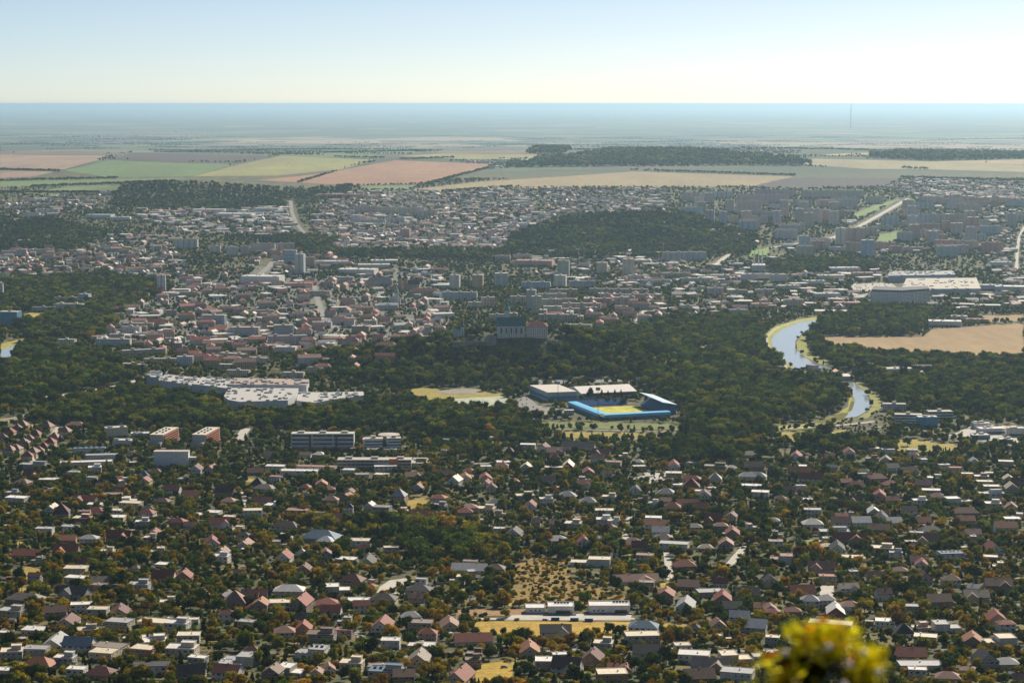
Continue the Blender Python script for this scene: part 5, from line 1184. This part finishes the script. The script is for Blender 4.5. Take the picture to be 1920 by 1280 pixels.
n_ = 0
for u, v in clear_of(RS.uniform(10, 1910, 600), RS.uniform(870, 1275, 600)):
    if n_ >= 46: break
    if 1400 < u < 1700 and v > 1170: continue
    p = G(u, v)
    if any(occ(p.x + a, p.y + b)[0] for a in (-6, 0, 6) for b in (-12, -6, 0, 6)): continue
    L_ = [(u + RS.uniform(5, 14) * math.cos(t), v + RS.uniform(2.2, 4.5) * math.sin(t)) for t in np.linspace(0, 5.6, 8)]
    patch('lawn', L_, M_MEADOW, [(.34, .27, .03), (.26, .28, .035), (.4, .28, .03)][n_ % 3], .2); n_ += 1
# more houses where the photograph's gardens leave no wider gap
n_f = n_p = 0
for u, v in clear_of(RS.uniform(10, 1910, 2500), RS.uniform(852, 1270, 2500)):
    if (1400 < u < 1700 and v > 1150) or (940 < u < 1200 and 1030 < v < 1170) or n_f + n_p >= 84: continue
    p = G(u, v); k_ = ppm(p); wpx = RS.uniform(8.5, 13) * k_
    if any(occ(p.x + a, p.y + b)[0] for a in (-10, -5, 0, 5, 10) for b in (-6, 0, 6, 12, 18)): continue
    f_ = 'fm'[RS.randint(2)] if RS.rand() < .68 else 'geh'[RS.randint(3)]
    house(u, v, wpx, f_, 'wcst'[RS.randint(4)] if f_ in 'fm' else 'rmpbk'[RS.randint(5)], 'wwcgp'[RS.randint(5)], _i); _i += 1
    if f_ in 'fm': n_f += 1
    else: n_p += 1
WALLS = []
for u, v in clear_of(RS.uniform(10, 1910, 900), RS.uniform(850, 1275, 900)):
    if len(WALLS) >= 90: break
    if (1400 < u < 1700 and v > 1170) or (940 < u < 1190 and 1040 < v < 1165): continue
    p = G(u, v); L_, rz = RS.uniform(7, 20), RS.choice([-.12, .1, 1.4]) + RS.uniform(-.1, .1)
    if any(occ(p.x + t * math.cos(rz), p.y + t * math.sin(rz))[0] for t in (-L_ / 2, -L_ / 4, 0, L_ / 4, L_ / 2)): continue
    cn, cc_ = [('white', (.68, .67, .64)), ('grey', (.38, .38, .37)), ('brown wooden', (.2, .13, .08)), ('cream', (.6, .54, .42)), ('dark green', (.03, .06, .04))][RS.randint(5)]
    o = thing('garden_fence', p, rz); m_ = MB(); m_.box(0, 0, -1.2, L_, .16, 2.7); m_.build('panel', M_WALL, o, tint=cc_); m_ = MB(); [m_.box(x, 0, -1.2, .32, .32, 2.95) for x in np.linspace(-L_ / 2, L_ / 2, int(L_ / 2.5) + 1)]; m_.build('post', M_WALL, o, tint=[c * .85 for c in cc_])
    mark(p.x, p.y, L_, 1, rz, .6, 0); WALLS.append([o, u, v, f'{"long" if L_ > 13 else "short"} {cn} garden fence', 'fence'])
def cands(y0, y1, sp):
    ys = np.arange(y0, y1, sp); out = []
    for y in ys:
        hw = y * 0.275 + 40
        xs = np.arange(-hw, hw, sp) + RS.uniform(-sp * .5, sp * .5)
        out.append(np.stack([xs + RS.uniform(-.45, .45, len(xs)) * sp, y + RS.uniform(-.45, .45, len(xs)) * sp], 1))
    return np.concatenate(out)
def uv(c):
    z = terrain(c[:, 0], c[:, 1]); U, V = project(c[:, 0], c[:, 1], z); return U, V, z
NEARY = 4700
C0 = np.concatenate([cands(1120, 2300, 6.6), cands(2300, NEARY, 9.0)]); C1 = cands(1400, NEARY, 10.5)
def inwood(c):
    a, b, _ = uv(c); r = np.zeros(len(c), bool)
    for w in WOODS: r |= inside(w, a, b)
    return r
C = np.concatenate([C0[~inwood(C0)], C1[inwood(C1)]])
U, V, Z = uv(C)
W_in = np.zeros(len(C), bool)
for w in WOODS: W_in |= inside(w, U, V)
keep = np.ones(len(C), bool)
for q in NOTREE: keep &= ~inside(q, U, V)
T_in = inside(TOWNP, U, V) & ~W_in
OCCU, CAPV = occ(C[:, 0], C[:, 1])
clump = np.sin(C[:, 0] / 31 + 1.3 * np.sin(C[:, 1] / 47)) * np.sin(C[:, 1] / 39 + C[:, 0] / 83) + .5 * np.sin(C[:, 0] / 13 - C[:, 1] / 17)
scrub = inside([(958, 1112), (965, 1060), (1000, 1045), (1060, 1050), (1072, 1085), (1180, 1120), (1170, 1134), (960, 1136)], U, V)
prob = np.where(W_in, .97, np.where(T_in, np.where(inside(TOWNZ, U, V), .3, .68), np.where(V > 800, .70 + .2 * np.clip(clump, -1, 1), .55 + .2 * clump)))
prob = np.where(scrub, .88, prob)
keep &= (OCCU == 0) & (RS.rand(len(C)) < prob) & (U > -200) & (U < 2120) & (V < 1345)
C, U, V, Z, W_in, T_in, CAPV, clump, scrub = (a[keep] for a in (C, U, V, Z, W_in, T_in, CAPV, clump, scrub))
N = len(C); r = RS.rand(N)
Hh = np.where(r < .28, RS.uniform(2.4, 4.4, N), np.where(r < .86, RS.uniform(4.6, 9.0, N), RS.uniform(8.5, 13.5, N)))
Hh = np.where(W_in, 8 + 12 * RS.rand(N) ** 1.3, Hh); Hh = np.where(T_in, RS.uniform(5, 10, N), Hh)
Hh = np.where((C[:, 1] > 2300) & ~W_in & ~T_in, RS.uniform(5, 12, N), Hh); Hh = np.where(scrub, 1.8 + 3.4 * RS.rand(N) ** 2, Hh)
Hh = np.where(inside([(895, 626), (1060, 624), (1075, 650), (1000, 660), (890, 656)], U, V), RS.uniform(4, 8, N), Hh)
Hh = np.where(inside([(1570, 782), (1665, 772), (1670, 830), (1555, 830)], U, V), RS.uniform(2, 5, N), Hh)
Hh = np.where(inside([(1440, 690), (1600, 694), (1600, 714), (1440, 712)], U, V), RS.uniform(3, 7, N), Hh)
Hh = np.minimum(Hh, CAPV)
k2 = Hh > 1.3
C, U, V, Z, W_in, T_in, clump, scrub, Hh = (a[k2] for a in (C, U, V, Z, W_in, T_in, clump, scrub, Hh)); N = len(C)
kind = RS.randint(0, 5, N); rr = RS.rand(N)
con = (rr < np.where(W_in, .04, .13)) & (Hh > 4.5); kind = np.where(con, 5 + RS.randint(0, 2, N), kind); kind = np.where((rr > .985) & (Hh > 7), 7, kind)
kind = np.where(Hh < 3.4, 8 + RS.randint(0, 2, N), kind)
warm = np.clip((V - 820) / 330, 0, 1)
pa = np.clip(.05 + .36 * warm + .16 * clump * warm + np.where(scrub, .5, 0) + np.where(W_in, .0, .08 * clump), .02, .95) * np.where(W_in & (U > 1010), .12, np.where(W_in, .6, 1)) * np.where(inside(WOODS[4], U, V), .1, 1)
ci = np.where(RS.rand(N) < pa, 4 + np.where(W_in & (RS.rand(N) < .7), 0, RS.choice(4, N, p=[.62, .22, .10, .06])), RS.choice(4, N, p=[.27, .27, .24, .22]))
PAL = np.array([c for _, c in GREENS + AUTUMN]); PALN = [n_ for n_, _ in GREENS + AUTUMN]
tin = PAL[ci]; cj = RS.randint(0, 2, N); isc = (kind == 5) | (kind == 6)
tin = np.where(isc[:, None], np.array([c for _, c in CONIF])[cj], tin) * np.where(W_in, RS.uniform(.5, 1.55, N), RS.uniform(.65, 1.35, N))[:, None] * RS.uniform(.93, 1.07, (N, 3))
wid = RS.uniform(.85, 1.3, N); wid = np.where(W_in, wid * 1.12, wid); wid = np.where(isc, RS.uniform(.8, 1.15, N), wid); wid = np.where(kind == 8, 1.0, wid)
rot = RS.uniform(0, 6.28, N); wid2 = np.where(isc, wid, wid * RS.uniform(.75, 1.25, N))
TREES = []      # individual ones: (root, u, v, phrase)
KNAME = {**{i: ('tree', 'tree', 'tree') for i in range(5)}, 5: ('conifer_tree', 'conifer', 'conifer'), 6: ('conifer_tree', 'conifer', 'conifer'), 7: ('poplar_tree', 'poplar', 'poplar'), 8: ('shrub', 'shrub', 'shrub'), 9: ('shrub', 'shrub', 'shrub')}
def one_tree(x, y, z, h, k, w, tn, cname, rz, u, v, label=None):
    nm, ph, cat = KNAME[k]
    me = NEARP[k].data
    o = thing(nm, (x, y, z), rz, label, cat)
    cr = link('foliage' if k > 7 else 'crown', me, o, tint=tn); cr.scale = (h * w, h * w, h)
    if k < 8:
        t = link('trunk', TRUNKS[1 if k in (5, 6) else 0], o); t.scale = (h, h, h)
    size = 'tall ' if h > 9 else 'small ' if h < 5.5 and k < 8 else ''
    if label is None: TREES.append([o, u, v - h * 1.2, f'{size}{cname} {ph}', cat, h])
    return o
pix = Hh * FPX / np.hypot(C[:, 1], 400) * np.where(kind > 7, .8, 1) - np.where(V > 1275, 6, 0)
elig = (U > 15) & (U < 1905) & (V > 900) & (V < 1300) & (kind < 8) & ~((U > 1400) & (U < 1700) & (V > 1160))
order = np.argsort(-np.where(elig, pix, 0))[:285]
single = np.zeros(N, bool); single[order] = True
for i in order:
    one_tree(C[i, 0], C[i, 1], Z[i], Hh[i], int(kind[i]), wid[i], tin[i], CONIF[cj[i]][0] if isc[i] else PALN[ci[i]], rot[i], U[i], V[i])
m = ~single & (kind < 8); sh = ~single & (kind > 7)
def mass(name, label, m, cat='trees'):
    o = scatter(name, np.stack([C[m, 0], C[m, 1], Z[m]], 1), np.stack([Hh[m] * wid[m], Hh[m] * wid2[m], Hh[m]], 1), rot[m], kind[m], tin[m], NEARP)
    tag(o, label, cat, kind='stuff')
mass('garden_trees', 'garden and street trees filling the gaps between houses', m & ~W_in)
mass('woodland', 'dense broadleaf woods along the river and round the castle hill', m & W_in)
mass('undergrowth', 'low bushes and hedges between the gardens and on the dry slope', sh, 'bushes')
# trees one can pick out
def feat(u, v, hpx, k, col, w, label):
    p = G(u, v); h = hpx / ppm(p); nm = dict(GREENS + AUTUMN + CONIF)[col]
    one_tree(p.x, p.y, p.z, h, k, w, nm, col, u * .37, u, v, label)
for i, (u, v) in enumerate(((1058, 823), (1071, 826), (1090, 823), (1110, 824), (1130, 824), (1150, 826), (1170, 825), (1185, 823))):
    feat(u, v, 17, 5, 'black-green', 1.25, f'small dark conical tree, {("first", "second", "third", "fourth", "fifth", "sixth", "seventh", "eighth")[i]} from the left in the embankment row')
feat(1288, 832, 50, 7, 'deep green', 1.1, 'tall slender poplar standing right of the brown footbridge')
for i, u in enumerate((1106, 1128, 1140, 1153, 1164)): feat(u, 749, 23 - 2 * (i == 2), 0 if i == 0 else 6, 'black-green' if i else 'dark green', .8 if i else .75, f'dark tree before the white-roofed ice hall, {("leftmost", "second", "third", "fourth", "rightmost")[i]} of five')
feat(843, 728, 26, 1, 'mid green', .95, 'big round tree at the back edge of the yellow sports meadow'); feat(935, 720, 24, 2, 'olive green', .9, 'round olive tree below the castle hill, left of a twin'); feat(960, 723, 24, 3, 'olive green', .9, 'round olive tree below the castle hill, right of a twin')
feat(330, 712, 27, 1, 'olive green', .95, 'round olive tree behind the shopping centre, left of its twin'); feat(364, 713, 30, 2, 'olive green', .95, 'round olive tree behind the shopping centre, right of its twin')
for i, u in enumerate((1690, 1697)): feat(u, 718, 34, 7, 'dark green', 1.2, f'dark poplar by the works across the river, {("left", "right")[i]} one of the close pair')
feat(1648, 716, 32, 5, 'blue-green', 1.3, 'broad dark conifer by the works across the river'); feat(1701, 836, 17, 2, 'dark green', 1.2, 'lone round dark tree on the oval meadow')
feat(895, 862, 44, 1, 'olive green', .6, 'tallest broad olive tree beside the flat cream houses, below the dark wood'); feat(52, 640, 28, 3, 'mid green', 1.2, 'big round riverside tree beside the left river bend')
for i, t in enumerate(np.linspace(0, 1, 12)): feat(1518 + 40 * t + 4 * math.sin(i * 2.3), 640 - 42 * t, 15 - 4 * t + 2 * math.sin(i * 1.7), 7, ('mid green', 'olive green')[i % 2], 1.3, f'slim poplar in the row on the inner river bend, {("first", "second", "third", "fourth", "fifth", "sixth", "seventh", "eighth", "ninth", "tenth", "eleventh", "twelfth")[i]} from its near end')
# far trees and forests
C = np.concatenate([cands(NEARY, 6600, 12.5), cands(6600, 9000, 17.0)]); U, V, Z = uv(C)
F_in = np.zeros(len(C), bool)
for w in FORESTS[:2]: F_in |= inside(w, U, V)
for w in WOODS: F_in |= inside(w, U, V)
keep = np.ones(len(C), bool)
for q in NOTREE: keep &= ~inside(q, U, V)
OCCU, CAPV = occ(C[:, 0], C[:, 1]); clump = np.sin(C[:, 0] / 81 + 1.3 * np.sin(C[:, 1] / 147)) * np.sin(C[:, 1] / 139 + C[:, 0] / 183)
B_in = inside(HOUSING, U, V)
keep &= (OCCU == 0) & (RS.rand(len(C)) < np.where(F_in, 1, np.where(B_in, .58, .55 + .3 * clump))) & ((V > 336) | F_in) & ~((V < 352) & (U < 660) & ~F_in) & (U > -60) & (U < 1980)
C, U, V, Z, F_in, CAPV = (a[keep] for a in (C, U, V, Z, F_in, CAPV)); N = len(C)
def far_mass(name, label, C, Z, h, cap, con=.15):
    N = len(C); H = np.minimum(RS.uniform(*h, N), cap); w = RS.uniform(1.0, 1.5, N); k = np.where(RS.rand(N) < con, 3, RS.randint(0, 3, N)); w = np.where(k == 3, 1.1, w)
    t = PAL[RS.choice(5, N, p=[.32, .3, .22, .12, .04])] * RS.uniform(.7, 1.3, (N, 1)) * (1 + .35 * np.sin(C[:, 0] / 57 + 2 * np.sin(C[:, 1] / 91)) * np.sin(C[:, 1] / 73))[:, None]
    o = scatter(name, np.stack([C[:, 0], C[:, 1], Z], 1), np.stack([H * w, H * w, H], 1), RS.uniform(0, 6.28, N), k, t, FARP); tag(o, label, 'trees', kind='stuff')
far_mass('town_trees', 'trees among the far apartment blocks and suburbs', C[~F_in], Z[~F_in], (5.5, 11), CAPV[~F_in]); far_mass('hill_forest', 'dark forest covering the hills beyond the town', C[F_in], Z[F_in], (11, 17), 40, .3)
C = cands(9000, 12500, 30); U, V, Z = uv(C); k = np.zeros(len(C), bool)
for w in FORESTS: k |= inside(w, U, V)
L = []
def line(a, b, n, sp=1.2):
    n *= 3
    for t in np.linspace(0, 1, n):
        p = G(a[0] + (b[0] - a[0]) * t + RS.uniform(-2, 2), a[1] + (b[1] - a[1]) * t + RS.uniform(-sp * .3, sp * .3)); L.append((p.x, p.y))
for a, b, n in (((642, 318), (925, 308), 45), ((740, 300), (1010, 291), 60), ((0, 319), (110, 322), 40), ((0, 340), (220, 335), 40), ((60, 351), (330, 342), 60), ((240, 287), (720, 297), 90), ((560, 343), (640, 319), 20), ((800, 346), (930, 312), 60), ((830, 361), (960, 352), 40), ((1185, 320), (1490, 330), 60), ((1750, 303), (1920, 299), 50), ((1450, 303), (1740, 318), 50), ((960, 300), (1210, 284), 40), ((780, 285), (1060, 282), 40), ((0, 362), (220, 363), 60), ((1690, 334), (1920, 340), 80), ((330, 306), (520, 293), 10), ((0, 283), (250, 285), 40)): line(a, b, n)
for q in range(420):
    y = math.exp(RS.uniform(math.log(9000), math.log(26000))); x = RS.uniform(-.27, .27) * y; a = RS.uniform(-.5, .5); n = RS.randint(12, 60)
    for j in range(n): L.append((x + j * 13 * math.cos(a) + RS.uniform(-6, 6), y + j * 13 * math.sin(a) * 1.5 + RS.uniform(-25, 25)))
L = np.array(L); U2, V2, Z2 = uv(L); ok = np.ones(len(L), bool)
for q in NOTREE[:19]: ok &= ~inside(q, U2, V2 + 2) | (L[:, 1] < 8600)
far_mass('far_treeline', 'hedgerows and tree lines between the far fields', L[ok], Z2[ok], (7, 13), 40, .1); far_mass('ridge_forest', 'broad dark forest on the far low ridge', C[k], Z[k], (22, 32), 60, .2)

# ------------------------------------------------------------------ cars, lamps
def car_mesh():
    b = MB(); b.prism([(-2.2, -.88), (2.2, -.88), (2.2, .88), (-2.2, .88)], .3, .85); b.prism([(-2.1, -.86), (2.0, -.86), (2.0, .86), (-2.1, .86)], .85, 1.0, 0, [(-1.9, -.8), (1.2, -.8), (1.2, .8), (-1.9, .8)]); body = b
    g = MB(); g.prism([(-1.8, -.8), (1.1, -.8), (1.1, .8), (-1.8, .8)], .98, 1.42, 0, [(-1.4, -.66), (.5, -.66), (.5, .66), (-1.4, .66)]); g.box(-.45, 0, 1.42, 1.8, 1.3, .05, 0, 1)
    w = MB(); w.tube((0, -.1, 0), (0, .1, 0), .33, .33, 10)
    return body.mesh('body', M_CARP), g.mesh('cabin', [M_GLASS, M_CARP]), w.mesh('wheel', M_DARK)
def _cp():
    m, n, l, p = nmat('car_paint'); l.new(tint(n), p.inputs['Base Color']); p.inputs['Roughness'].default_value = .3; p.inputs['Coat Weight'].default_value = .6; return m
M_CARP = _cp(); CB, CC, CWH = car_mesh()
CCOL = [('white', (.75, .75, .74)), ('silver', (.45, .46, .47)), ('black', (.02, .02, .022)), ('red', (.35, .03, .03)), ('blue', (.05, .1, .3)), ('grey', (.16, .17, .18))]
LASTCAR = []
def car(p, rz, ci, where, parts=True, group=None):
    o = thing('parked_car', p + Vector((0, 0, .4)), rz, f'{CCOL[ci][0]} car {where}', 'car', group)
    LASTCAR.append(o); link('body', CB, o, tint=CCOL[ci][1]); link('cabin', CC, o, tint=CCOL[ci][1])
    if parts:
        for x in (-1.4, 1.4):
            for y in (-.85, .85): link('wheel', CWH, o, (x, y, .33))
for i, (u, v, a) in enumerate(((797, 1094, .2), (804, 1097, .2), (811, 1099, .25), (818, 1102, .25), (790, 1090, .2), (826, 1105, .3))): car(G(u, v), a + 1.2, i, 'in the slanting row beside the curved parking yard')
for u, v, ci, w in ((457, 942, 0, 'on the short steep lane among the left gardens'), (1366, 1060, 1, 'at the lower end of the steep street'), (1549, 1124, 0, 'on the bright yard below the red row houses'), (1394, 1028, 2, 'at the upper end of the steep street'), (20, 788, 0, 'on the road by the left roundabout lawns'), (945, 1252, 5, 'on the edge of the golden bottom meadow'), (748, 1099, 3, 'alone on the curved parking yard'), (1022, 1163, 0, 'on the forecourt of the stepped white villa')): car(G(u, v), .3 if v > 900 else 1.0, ci, w)
STREETCARS = []
for ln, n_ in (([(660, 1180), (700, 1215), (760, 1232), (860, 1226), (960, 1222)], 9), ([(0, 1160), (60, 1140), (110, 1142)], 3), ([(1000, 1222), (1120, 1216), (1290, 1216), (1420, 1222)], 9), ([(1560, 1095), (1700, 1100), (1800, 1120), (1920, 1135)], 8), ([(1060, 935), (1170, 905), (1228, 886)], 4), ([(1228, 890), (1236, 908)], 4), ([(52, 874), (72, 850), (97, 818)], 5), ([(1192, 962), (1172, 984), (1166, 1002)], 3), ([(1470, 803), (1540, 800), (1600, 795)], 4), ([(1640, 800), (1720, 806), (1800, 822), (1920, 838)], 6)):
    for q in range(n_):
        t = (q + RS.uniform(.2, .8)) / n_ * (len(ln) - 1); i = int(t); f = t - i; (u0, v0), (u1, v1) = ln[i], ln[i + 1]
        p, p2 = G(u0 + (u1 - u0) * f, v0 + (v1 - v0) * f), G(u0 + (u1 - u0) * (f + .02), v0 + (v1 - v0) * (f + .02)); ang = math.atan2(p2.y - p.y, p2.x - p.x); s_ = RS.choice([-1.9, 1.9]); p = p + Vector((-math.sin(ang) * s_, math.cos(ang) * s_, 0)); p.z = tz(p.x, p.y) + .1
        ci = int(RS.choice(6, p=[.3, .2, .15, .1, .1, .15])); car(p, ang, ci, 'x'); o = LASTCAR[-1]; STREETCARS.append([o, u0 + (u1 - u0) * f, v0 + (v1 - v0) * f, f'{CCOL[ci][0]} car on the street', 'car'])
for poly, n_, where in (([(990, 713), (1175, 707), (1188, 713), (1000, 721)], 34, 'in the car park behind the sports halls'), ([(986, 744), (1005, 760), (1020, 768), (985, 772), (962, 756)], 16, 'in the car park left of the sports hall'), ([(1592, 548), (1602, 533), (1668, 531), (1685, 544), (1640, 551)], 70, 'in the big car park before the white mall'), ([(1800, 812), (1830, 798), (1915, 803), (1915, 828), (1870, 829)], 14, 'in the works yard at the right edge')):
    us, vs = [a for a, b in poly], [b for a, b in poly]; k = 0; seen = []
    while k < n_:
        u, v = RS.uniform(min(us), max(us)), RS.uniform(min(vs), max(vs))
        if not inside(poly, np.array([u]), np.array([v]))[0]: continue
        p = G(u, v)
        if any(abs(p.x - q.x) < 3.4 and abs(p.y - q.y) < 6 for q in seen): k += .2; continue
        seen.append(p); ci = int(RS.choice(6, p=[.35, .2, .15, .08, .08, .14])); car(p, math.pi / 2 + RS.uniform(-.05, .05), ci, where, False, f'{CCOL[ci][0]} cars {where}'); k += 1
for u, v, top, lab in ((682, 1236, 1205, 'street lamp before the cream flat house and its square neighbour'), (1297, 1214, 1184, 'street lamp between dark trees, below the golden villa meadow'), (880, 1178, 1152, 'street lamp at the pale dirt strip left of the villas'), (1187, 1196, 1170, 'street lamp beside the blue pyramid-roofed house'), (707, 1085, 1062, 'street lamp at the curved parking yard'), (1690, 860, 832, 'street lamp at the near edge of the oval meadow'), (1398, 1085, 1062, 'street lamp right of the steep street'), (1850, 861, 838, 'street lamp among bushes right of the oval meadow')):
    p = G(u, v); h = (v - top) / ppm(p); o = special('street_lamp', lab, 'street lamp', p); m_ = MB(); m_.tube((0, 0, -1), (0, 0, h), .16, .1, 6); m_.tube((0, 0, h), (1.4, 0, h + .35), .08, .07, 5); m_.build('pole', M_GREY, o); m_ = MB(); m_.prism([(1.2, -.16), (2.1, -.16), (2.1, .16), (1.2, .16)], h + .25, h + .42); m_.build('lamp_head', M_WHITE, o)

# ------------------------------------------------------------------ the bush right before the lens
def near_bush():
    rg = random.Random(5); c = Vector((0.585, 3.62, 0)); g = tz(c.x, c.y)
    o = special('bush', 'blurred yellow-green bush top close to the camera at the bottom edge', 'bush', (c.x, c.y, g))
    top = 419.06 - g
    b = MB(); hubs = []
    for i in range(30):
        a, r = rg.uniform(0, 6.28), math.sqrt(rg.random())
        x, y = r * .155 * math.cos(a), r * .10 * math.sin(a); z = top - .02 - .10 * (r ** 2) - rg.uniform(0, .075) - .25 * max(0, -x - .02)
        hubs.append((x, y, z)); b.tube((x * .1, y * .1, -.05), (x * .5, y * .5, z * .55), .006, .004, 5); b.tube((x * .5, y * .5, z * .55), (x, y, z), .004, .0015, 5)
    b.build('stem', M_BARK, o); outer = [h for h in hubs if (h[1] > -.01 or abs(h[0]) > .095) and h[2] > top - .11]
    for nm, n_, tn, zr, sz in (('leaves', 300, (.62, .58, .03), (-.045, .02), .017), ('shade_dark_leaves', 1100, (.022, .026, .005), (-.20, -.04), .02), ('turning_leaves', 36, (.75, .3, .02), (-.05, .025), .014)):  # shade inside the bush and sun on its rim put into leaf tints
        b = MB()
        for i in range(n_):
            x, y, z = rg.choice(hubs if nm == 'shade_dark_leaves' else outer); p = Vector((x + rg.gauss(0, .018), y + rg.gauss(0, .018), z + rg.uniform(*zr)))
            n_v = Vector((rg.gauss(0, .6), rg.gauss(0, .6), 1)).normalized(); a = n_v.orthogonal().normalized(); q = n_v.cross(a); t = rg.uniform(0, 6.28); a, q = a * math.cos(t) + q * math.sin(t), q * math.cos(t) - a * math.sin(t); s = sz * rg.uniform(.7, 1.3)
            b.add([p - a * s, p - q * s * .45 + n_v * s * .1, p + a * s, p + q * s * .45 + n_v * s * .1], [(0, 1, 2, 3)])
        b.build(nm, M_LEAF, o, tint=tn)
    b = MB()
    for x, y, z in ((-.085, -.06, -.06), (.03, -.08, -.075), (.055, -.09, -.05), (.085, -.08, -.09), (-.01, -.09, -.04), (.02, -.09, -.11)):
        b.add([(x + p_[0] * .0065, y + p_[1] * .0065, top + z + p_[2] * .0065) for p_ in ICO2[0]], ICO2[1])
    b.build('glint_bead', plain('pale_glint', (.78, .66, .56), .5, 0, .1), o)  # pale beads added for the bright out-of-focus glints in the bush
near_bush()
# ------------------------------------------------------------------ labels: each says which one
LMN = [('the stepped villa', 1030, 1142), ('the unstepped villa', 1143, 1140), ('the curved parking yard', 745, 1098), ('the bottom meadow', 925, 1260), ('the blurred bush', 1555, 1225), ('the dry scrub slope', 1010, 1080), ('the pink bell tower', 655, 962), ('the blue slate hall', 600, 1010),
       ('the broad villa', 1192, 1088), ('the blank pale wall', 321, 860), ('the orange panel school', 745, 870), ('the banded school', 605, 828), ('the long white shed', 160, 868), ('the pink villas', 70, 830), ('the footbridge', 1245, 816), ('the stadium', 1170, 770), ('the tall poplar', 1288, 812),
       ('the oval meadow', 1745, 834), ('the narrow meadow', 1520, 815), ('the red row houses', 1487, 1092), ('the black-roofed house', 1573, 1032), ('the solar-roofed villa', 1785, 1042), ('the white cubic villa', 584, 1222), ('the long red-roofed building', 887, 1203), ('the red-walled house', 420, 1122), ('the blue-roofed house', 145, 1215),
       ('the steep street', 1378, 1045), ('the golden lawn', 782, 944), ('the bottom left corner', 0, 1280), ('the bottom right corner', 1920, 1280), ('the middle left edge', 0, 1060), ('the middle right edge', 1920, 1060), ('the steep lane', 457, 938), ('the paved square', 1232, 897), ('the bent street', 1172, 985), ('the bright yard', 1548, 1118), ('the white sail roof', 1152, 1052), ('the right edge lawn', 1920, 880)]
LMF = [('the castle', 980, 620), ('the twin-towered church', 752, 525), ('the needle spire church', 743, 555), ('the grey office tower', 562, 496), ('the white lone tower', 302, 535), ('the stadium', 1170, 765), ('the shopping centre', 480, 745), ('the white mall', 1760, 542), ('the dark-topped flats', 1687, 556), ('the three chimneys', 1421, 495), ('the forest hill', 1180, 440), ('the highway', 1640, 415), ('the highway end', 1695, 378),
       ('the river bend', 1470, 630), ('the stubble field', 1740, 645), ('the red tower crane', 325, 635), ('the orange crane', 1243, 478), ('the left river bend', 20, 660), ('the bright blue block', 16, 597), ('the radio mast', 1595, 240), ('the yellow tower block', 896, 530), ('the white striped tower', 853, 530), ('the tan tower', 1179, 503), ('the right edge street', 1910, 460), ('the grey stepped theatre', 531, 642), ('the white hospital', 350, 458), ('the near left wood', 60, 760), ('the works yard', 1860, 815), ('the small hill church', 867, 615), ('the round drum hall', 728, 825), ('the dormitories', 340, 820), ('the brown ploughed field', 1560, 345), ('the left road', 556, 410)]
ORD = [(o_ + ' nearest').strip() for o_ in ('', 'second', 'third', 'fourth', 'fifth', 'sixth', 'seventh', 'eighth', 'ninth', 'tenth', 'eleventh', 'twelfth', 'thirteenth', 'fourteenth', 'fifteenth', 'sixteenth')]
USED = set()
def relation(du, dv):
    if abs(du) > 1.4 * abs(dv) * 1.5: return 'left of' if du < 0 else 'right of'
    return 'beyond' if dv < 0 else 'below'
def name_all(items, marks, group=None):
    """items: [root, u, v, phrase, category]; the label is the look, then the nearest landmark, then the rank among those that share both"""
    b = {}
    for it in items:
        o, u, v, ph = it[:4]
        near = sorted(marks, key=lambda q: math.hypot(q[1] - u, 1.5 * (q[2] - v)))
        q = near[0] if math.hypot(near[0][1] - u, near[0][2] - v) > 3 else near[1]
        rel = relation(u - q[1], v - q[2])
        b.setdefault((ph, rel, q[0]), []).append((math.hypot(q[1] - u, 1.5 * (q[2] - v)), it))
    for (ph, rel, nm), L in b.items():
        L.sort(key=lambda t: t[0])
        for i, (_, it) in enumerate(L):
            lab = f'{ph}, {rel} {nm}' if len(L) == 1 else f'{ph}, {ORD[min(i, 15)]} {rel} {nm}'
            while lab in USED: lab += ' again'
            USED.add(lab); it[0]['label'] = lab
        if len(L) > 16: print('MANY', ph, rel, nm, len(L))
name_all(NEARH, LMN)
for it in NEARH: tag(it[0], cat='house', group='flat-roofed houses in the hillside gardens' if it[4] in 'fm' else 'pitched-roof houses in the hillside gardens')
name_all(BLK, LMN + LMF)
for it in BLK: tag(it[0], cat=it[4], group={'tower block': 'tower blocks of the town', 'apartment block': 'apartment blocks of the town', 'hall': 'halls and sheds of the town', 'office block': 'office and school blocks of the town'}[it[4]])
name_all(TOWN, LMF)
for it in TOWN: tag(it[0], cat='town house', group='houses of the old town')
name_all(SHEDS, LMN)
for it in SHEDS: tag(it[0], cat='shed', group='garden sheds')
name_all(WALLS, LMN)
for it in WALLS: tag(it[0], cat='fence', group='garden fences')
name_all(STREETCARS, LMN + LMF)
# houses whose look nobody else shares serve as landmarks for the trees
seen = {}
for it in NEARH: seen.setdefault(it[3], []).append(it)
HM = [('the ' + k.replace('house with ', 'house with '), v[0][1], v[0][2] + 5) for k, v in seen.items() if len(v) == 1 and len(k.split()) <= 7]
name_all(TREES, HM + LMN)
for it in TREES: tag(it[0], group='trees of the hillside gardens')
# ------------------------------------------------------------------ the air
def haze():
    m = D.materials.new('hazy_air'); m.use_nodes = True
    n, l = m.node_tree.nodes, m.node_tree.links
    n.remove(n['Principled BSDF'])
    v = n.new('ShaderNodeVolumePrincipled')
    v.inputs['Color'].default_value = (*HAZE_COLOR, 1); v.inputs['Density'].default_value = HAZE_DENSITY; v.inputs['Anisotropy'].default_value = HAZE_ANISO
    l.new(v.outputs[0], n['Material Output'].inputs['Volume'])
    m.cycles.homogeneous_volume = True
    b = MB(); b.box(0, 210000, -40, 440000, 421000, 474)
    o = b.build('haze', m); tag(o, kind='stuff')
haze()
